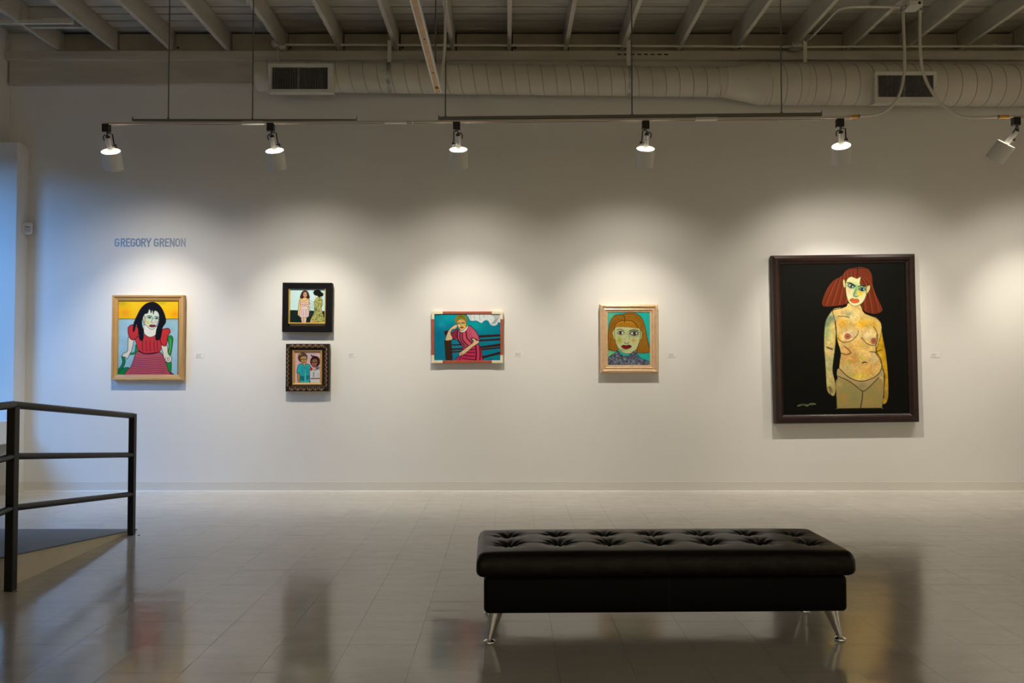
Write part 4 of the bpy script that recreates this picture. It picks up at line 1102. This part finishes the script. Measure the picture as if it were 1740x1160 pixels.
a.fill([(850, 578), (900, 572), (936, 606), (992, 618), (972, 662), (880, 722), (764, 822), (706, 862), (642, 882), (632, 836), (690, 792), (812, 700), (892, 634)], sk, ol=INK, olw=7)
a.line([(650, 850), (690, 830)], INK, 5); a.line([(660, 868), (700, 845)], INK, 5)
a.blob(668, 250, 112, 104, (140, 138, 52), 1, True)
for k in range(7): a.line([(655, 160), (600 + k * 24, 210), (575 + k * 34, 300)], (92, 92, 30), 7)
a.fill([(590, 300), (615, 255), (660, 232), (724, 248), (756, 300), (756, 372), (716, 432), (664, 432), (622, 380)], (228, 194, 118), ol=INK, olw=5)
a.blob(675, 262, 50, 26, (232, 150, 90), .9); a.blob(730, 340, 24, 30, (240, 180, 40), .8); a.blob(640, 340, 26, 26, (225, 225, 190), .7)
a.blob(626, 305, 34, 17, (70, 84, 50), .95); a.blob(708, 300, 34, 17, (70, 84, 50), .95)
a.line([(672, 300), (664, 350), (690, 354)], (110, 70, 40), 7)
a.fill([(640, 384), (680, 368), (716, 376), (684, 396)], (176, 56, 40), ol=(90, 30, 20), olw=4)
a.fill([(642, 424), (696, 440), (760, 372), (792, 344), (792, 372), (752, 442), (690, 468), (640, 446)], (238, 228, 214), ol=INK, olw=5)
a.line([(1140, 944), (1180, 938), (1220, 946), (1262, 940)], (20, 60, 70), 7)
p.canvas((737.5, 531.5, 850.8, 613.5), a, 0.034)

# --- 5: portrait with a fringe, gold frame ----------------------------------------------------
p = Pic('framed_painting', 'rose gold framed portrait of a blond woman with a fringe', (1019.5, 517, 1118, 633.5))
p.rails([(0, 0.002), (0, 0.052), (0.004, 0.060), (0.020, 0.064), (0.030, 0.052), (0.036, 0.044), (0.050, 0.048), (0.058, 0.036), (0.072, 0.034), (0.076, 0.030), (0.076, 0.002)], M['rose_gold'])
for (cx, sx) in ((1019.5, 1), (1118, -1)):
    for (cy, sy) in ((517, 1), (633.5, -1)):
        x0, z0 = p.lx(cx), p.lz(cy)
        mb = MB(); r_ = random.Random(int(cx + cy))
        for k in range(9):
            u, v = (0.012 + 0.011 * k, 0.016) if k < 5 else (0.016, 0.012 + 0.012 * (k - 4))
            q = p.w(x0 + sx * u, 0.060, z0 - sy * v)
            mb.lathe(q + Vector((0, 0.004, 0)), (r_.uniform(-.3, .3), -1, r_.uniform(-.3, .3)), [(0, 0.010), (0.005, 0.008), (0.009, 0.003), (0.0095, 0)], 8)
        mb.build('corner_ornament', M['rose_gold'], p.t, smooth=60)
a = Art(210, 186, 778, 890, 190, (36, 186, 178))
a.blob(280, 260, 90, 90, (110, 190, 150), .8); a.blob(250, 740, 90, 60, (142, 204, 140), 1); a.blob(740, 500, 40, 200, (20, 190, 185), .8); a.blob(660, 300, 60, 60, (30, 175, 170), .5)
hc = (150, 102, 26)
a.fill([(214, 664), (228, 460), (250, 330), (310, 242), (420, 226), (520, 203), (640, 246), (702, 352), (738, 540), (772, 704), (690, 732), (600, 712), (560, 600), (560, 440), (300, 440), (330, 600), (352, 690), (280, 702)], hc, ol=(60, 42, 16), olw=6)
for k in range(10): a.line([(270 - k * 3, 460 + 4 * k), (258 + k * 8, 580), (246 + k * 10, 685)], ((120, 78, 18), (184, 128, 40))[k % 2], 7)
for k in range(12): a.line([(640 + k * 5, 420), (640 + k * 7, 560), (612 + k * 12, 706)], ((116, 76, 18), (190, 134, 40))[k % 2], 7)
for k in range(6): a.line([(450, 240 + 10 * k), (540 + 6 * k, 232 + 14 * k), (640 + 2 * k, 320 + 14 * k)], ((112, 74, 18), (190, 132, 36))[k % 2], 7)
for k in range(5): a.line([(420, 240 + 10 * k), (340 - 4 * k, 260 + 12 * k), (280 - 4 * k, 360 + 10 * k)], ((112, 74, 18), (176, 122, 36))[k % 2], 7)
fc = (198, 206, 152)
a.fill([(276, 470), (292, 430), (312, 450), (316, 550), (296, 545)], (205, 190, 120), ol=(60, 50, 20), olw=5); a.fill([(646, 450), (668, 446), (672, 500), (656, 552), (636, 550)], (205, 190, 120), ol=(60, 50, 20), olw=5)
a.fill([(306, 440), (330, 390), (470, 385), (620, 405), (648, 450), (644, 540), (610, 650), (560, 718), (480, 738), (405, 718), (346, 650), (314, 550)], fc, ol=(60, 66, 40), olw=5)
a.fill([(302, 414), (322, 350), (420, 308), (540, 318), (610, 376), (622, 414), (480, 394), (330, 394)], (184, 128, 30))
for k in range(13): a.line([(330 + 22 * k, 330 + abs(k - 5) * 6), (328 + 23 * k, 400)], (116, 76, 18), 4)
a.line([(304, 412), (330, 345), (420, 308), (540, 316), (618, 400)], (54, 38, 16), 7); a.line([(428, 236), (446, 280), (440, 330)], (54, 38, 16), 8)
a.blob(385, 468, 56, 34, (120, 140, 110), .7); a.blob(565, 474, 72, 40, (60, 80, 60), .8)
a.fill([(345, 470), (385, 446), (436, 466), (395, 490)], (236, 236, 226), ol=(40, 44, 40), olw=7); a.blob(386, 467, 20, 20, (84, 60, 76), 1, True)
a.fill([(508, 474), (560, 450), (616, 470), (565, 500)], (240, 240, 230), ol=(30, 34, 30), olw=9); a.blob(568, 474, 22, 22, (84, 66, 84), 1, True); a.blob(572, 474, 9, 9, (20, 16, 24), 1, True); a.blob(386, 467, 8, 8, (20, 16, 24), 1, True)
a.line([(340, 432), (380, 420), (430, 440)], (90, 110, 80), 10); a.line([(506, 446), (560, 428), (618, 440)], (60, 80, 60), 12)
a.blob(372, 562, 32, 44, (168, 162, 40), .8); a.blob(560, 566, 28, 26, (216, 148, 48), .85); a.blob(400, 690, 40, 24, (150, 160, 120), .7); a.blob(440, 540, 14, 26, (190, 170, 190), .5)
a.line([(436, 588), (460, 612), (500, 590)], (52, 50, 40), 7); a.line([(505, 500), (502, 560)], (150, 160, 120), 7)
a.fill([(392, 642), (430, 625), (462, 633), (498, 623), (532, 645), (500, 668), (460, 680), (424, 668)], (132, 32, 28), ol=(60, 16, 16), olw=4); a.line([(396, 643), (460, 645), (528, 646)], (60, 14, 14), 6)
sw = [(205, 895), (225, 805), (290, 750), (350, 706), (400, 752), (480, 766), (582, 700), (640, 788), (785, 850), (785, 895)]
a.fill(sw, (92, 106, 128), ol=(40, 44, 56), olw=7)
a.speck(sw, [(140, 150, 166), (54, 60, 76), (110, 100, 130), (160, 170, 180), (40, 44, 56)], 420, 7, 14)
a.line([(352, 740), (420, 774), (490, 780), (590, 742)], (40, 46, 58), 7); a.line([(225, 790), (280, 745)], (40, 60, 50), 7)
p.canvas((1032.0, 528.5, 1105.5, 620.5), a, 0.026)

# --- 6: large standing figure, mahogany frame -------------------------------------------------
p = Pic('framed_painting', 'very large dark mahogany framed painting of a red haired nude on black', (1312, 433, 1558, 718), R(0.75))
p.rails([(0, 0.002), (0, 0.060), (0.006, 0.072), (0.030, 0.080), (0.056, 0.074), (0.066, 0.060), (0.078, 0.054), (0.084, 0.046), (0.084, 0.002)], M['mahogany'])
a = Art(104, 92, 912, 1040, 330, (13, 13, 11))
for e_ in ([(145, 128), (890, 128)], [(890, 128), (890, 1002)], [(890, 1002), (145, 1002)], [(145, 1002), (145, 128)]): a.line(e_, (26, 26, 23), 3, False)
hr = [(374, 356), (398, 270), (446, 206), (500, 176), (536, 138), (600, 122), (660, 128), (692, 170), (698, 244), (724, 316), (754, 382), (742, 404), (704, 414), (650, 402), (618, 368), (600, 300), (545, 330), (520, 352), (450, 362)]
a.fill(hr, (112, 46, 24))
hm = a.full_mask(hr)
for k in range(26):
    x = 385 + k * 14
    a.line([(560 + (k - 13) * 7, 150 + abs(k - 13) * 3), (520 + (x - 540) * 0.75 + 30, 250), (x, 370 + (40 if x > 600 else -16))], ((76, 28, 14), (144, 66, 34), (98, 38, 20))[k % 3], 6, op=0.7)
a.img = a.img * hm[..., None] + np.array([13, 13, 11]) * (1 - hm[..., None]) * 1.0
for e_ in ([(145, 128), (890, 128)], [(890, 128), (890, 1002)], [(890, 1002), (145, 1002)], [(145, 1002), (145, 128)]): a.line(e_, (24, 24, 21), 3, False)
larm = [(398, 440), (440, 388), (464, 420), (456, 540), (446, 640), (430, 760), (446, 850), (442, 905), (426, 922), (392, 890), (386, 810), (384, 720), (378, 610), (384, 500)]
tors = [(436, 388), (520, 368), (540, 345), (612, 356), (640, 408), (722, 446), (748, 500), (724, 600), (706, 650), (736, 716), (752, 780), (752, 870), (744, 930), (735, 999), (731, 999), (600, 998), (456, 999), (452, 999), (450, 930), (450, 860), (466, 770), (476, 700), (482, 650), (460, 560), (452, 470)]
rarm = [(700, 440), (738, 472), (752, 560), (770, 670), (780, 800), (776, 940), (748, 978), (734, 950), (752, 870), (746, 770), (716, 680), (704, 600)]
a.fill(rarm, (208, 164, 34), ol=(30, 24, 12), olw=4)
a.fill(larm, (206, 190, 118), ol=(30, 40, 30), olw=4)
a.fill(tors, (226, 192, 116), ol=(34, 30, 20), olw=4)
for y in range(6): pass
tm_ = np.clip(a.full_mask(tors) + a.full_mask(larm) + a.full_mask(rarm), 0, 1)
for (x, y, rx, ry, c, o) in ((430, 440, 34, 26, (70, 104, 104), .75), (400, 470, 18, 30, (60, 110, 110), .6), (400, 530, 20, 40, (140, 170, 120), .7), (500, 470, 36, 30, (226, 162, 40), .8), (630, 476, 44, 30, (234, 176, 30), .9),
        (560, 420, 50, 36, (214, 206, 150), .8), (520, 410, 40, 20, (150, 150, 110), .6), (700, 480, 30, 40, (226, 180, 50), .7), (545, 545, 44, 36, (228, 214, 180), .9), (660, 545, 50, 44, (230, 206, 156), .9),
        (600, 600, 60, 40, (232, 186, 96), .8), (530, 640, 40, 30, (224, 160, 90), .7), (560, 700, 60, 34, (232, 160, 80), .8), (650, 760, 50, 34, (230, 164, 78), .8), (700, 690, 34, 36, (232, 200, 150), .8),
        (520, 745, 40, 26, (196, 190, 120), .7), (610, 690, 26, 18, (190, 196, 80), .6), (538, 706, 12, 10, (110, 170, 60), .7), (600, 800, 60, 22, (216, 196, 60), .7), (470, 560, 16, 40, (214, 170, 40), .6),
        (405, 720, 20, 50, (150, 170, 140), .6), (410, 640, 26, 40, (222, 186, 126), .7), (410, 800, 20, 40, (214, 196, 140), .7), (415, 885, 26, 36, (140, 118, 70), .7), (745, 620, 20, 80, (214, 164, 24), .6), (760, 900, 18, 60, (190, 150, 80), .7)):
    a.blob(x, y, rx, ry, c, o, clip=tm_)
def skin_noise(amt, cell):
    keep = a.img.copy(); a.mottle(amt, cell); a.img = keep * (1 - tm_[..., None]) + a.img * tm_[..., None]
skin_noise(0.06, 26); skin_noise(0.05, 9)
for k in range(46):
    x_, y_ = a.rs.uniform(385, 770), a.rs.uniform(390, 830)
    a.blob(x_, y_, a.rs.uniform(8, 22), a.rs.uniform(6, 16), [(236, 210, 150), (222, 160, 70), (190, 190, 120), (236, 196, 90), (200, 140, 90)][k % 5], 0.5, clip=tm_)
leg = [(450, 826), (500, 815), (560, 850), (615, 890), (720, 815), (752, 870), (744, 930), (735, 999), (731, 999), (600, 998), (456, 999), (452, 999), (450, 930)]
a.fill(leg, (168, 150, 92))
lm = a.full_mask(leg)
for (x, y, rx, ry, c, o) in ((510, 890, 40, 40, (150, 150, 90), .7), (500, 930, 30, 30, (196, 146, 76), .7), (560, 930, 30, 50, (140, 146, 96), .7), (680, 900, 50, 50, (160, 150, 90), .7), (640, 960, 40, 30, (190, 150, 84), .6), (470, 850, 20, 20, (200, 170, 120), .7), (720, 880, 18, 30, (196, 150, 84), .6)):
    a.blob(x, y, rx, ry, c, o, clip=lm)
a.fill([(466, 752), (530, 808), (610, 832), (700, 806), (742, 756), (752, 800), (720, 812), (640, 884), (614, 892), (560, 852), (515, 822), (460, 806)], (190, 166, 112))
a.blob(612, 862, 40, 24, (140, 134, 100), .7)
dk = (40, 32, 24)
for q_, wd in (([(474, 752), (530, 806), (610, 832), (700, 804), (738, 756), (736, 700), (706, 656), (668, 650)], 5), ([(462, 800), (516, 822), (562, 852), (614, 892), (650, 876), (720, 810)], 5), ([(615, 892), (612, 940), (600, 996)], 6),
               ([(464, 560), (500, 588), (552, 580), (590, 545), (598, 518)], 4), ([(616, 560), (652, 600), (700, 610), (718, 580), (716, 530), (696, 495)], 4), ([(482, 655), (520, 666), (550, 655)], 5), ([(455, 450), (460, 540), (456, 600)], 4),
               ([(716, 540), (708, 600), (706, 655)], 4), ([(745, 755), (758, 800), (752, 870), (748, 940)], 5), ([(398, 618), (430, 632)], 8), ([(706, 650), (745, 640)], 4), ([(505, 612), (530, 632), (545, 650)], 5), ([(618, 718), (632, 714), (644, 716)], 7),
               ([(395, 870), (412, 868), (424, 900)], 4), ([(408, 872), (412, 910)], 4), ([(470, 425), (510, 428), (545, 436)], 4)):
    a.line(q_, dk, wd, op=0.85)
a.blob(529, 552, 21, 20, (176, 104, 74), .9, True); a.blob(529, 552, 8, 8, (120, 56, 44), .8); a.blob(694, 583, 19, 21, (170, 98, 70), .9, True); a.blob(694, 583, 8, 8, (112, 52, 42), .8)
face = [(524, 230), (536, 195), (562, 180), (598, 192), (622, 182), (616, 226), (640, 244), (662, 240), (656, 292), (628, 344), (582, 366), (546, 346), (528, 296)]
a.fill(face, (216, 216, 162), ol=(60, 50, 30), olw=3); fm = a.full_mask(face)
a.fill([(508, 200), (518, 196), (526, 236), (516, 250), (508, 230)], (208, 190, 120), ol=(70, 40, 20), olw=3); a.fill([(656, 246), (678, 234), (680, 258), (664, 284), (652, 284)], (208, 190, 120), ol=(70, 40, 20), olw=3)
for (x, y, rx, ry, c, o) in ((558, 236, 26, 18, (52, 100, 70), .9), (628, 258, 26, 18, (52, 110, 70), .9), (592, 250, 16, 24, (110, 170, 100), .8), (584, 288, 14, 22, (110, 160, 110), .8), (616, 286, 20, 18, (222, 178, 30), .9), (545, 270, 14, 18, (226, 170, 130), .7), (575, 205, 24, 18, (222, 206, 150), .7), (640, 320, 20, 20, (226, 210, 180), .6)):
    a.blob(x, y, rx, ry, c, o, clip=fm)
a.fill([(540, 234), (558, 226), (578, 244), (558, 250)], (226, 232, 220), ol=(24, 40, 36), olw=5); a.blob(560, 239, 8, 8, (24, 50, 60), 1, True)
a.fill([(608, 258), (628, 250), (650, 260), (628, 270)], (216, 226, 224), ol=(24, 40, 36), olw=5); a.blob(628, 260, 9, 9, (24, 50, 84), 1, True)
a.line([(536, 218), (560, 222), (586, 240)], (30, 50, 36), 7); a.line([(604, 244), (630, 236), (652, 246)], (30, 50, 36), 6)
a.line([(592, 260), (574, 296), (590, 306), (604, 300)], (46, 70, 60), 4)
a.fill([(548, 326), (566, 316), (580, 322), (596, 320), (608, 334), (590, 344), (566, 342)], (222, 104, 44), ol=(130, 44, 20), olw=3); a.line([(550, 327), (578, 330), (606, 334)], (130, 44, 20), 3)
a.line([(602, 124), (604, 170)], (56, 22, 14), 5)
a.line([(204, 980), (240, 972), (262, 980), (285, 968), (314, 970)], (112, 120, 84), 9); a.line([(215, 972), (300, 974)], (80, 90, 66), 6)
p.canvas((1325.5, 446.5, 1544.5, 704.5), a, 0.040)
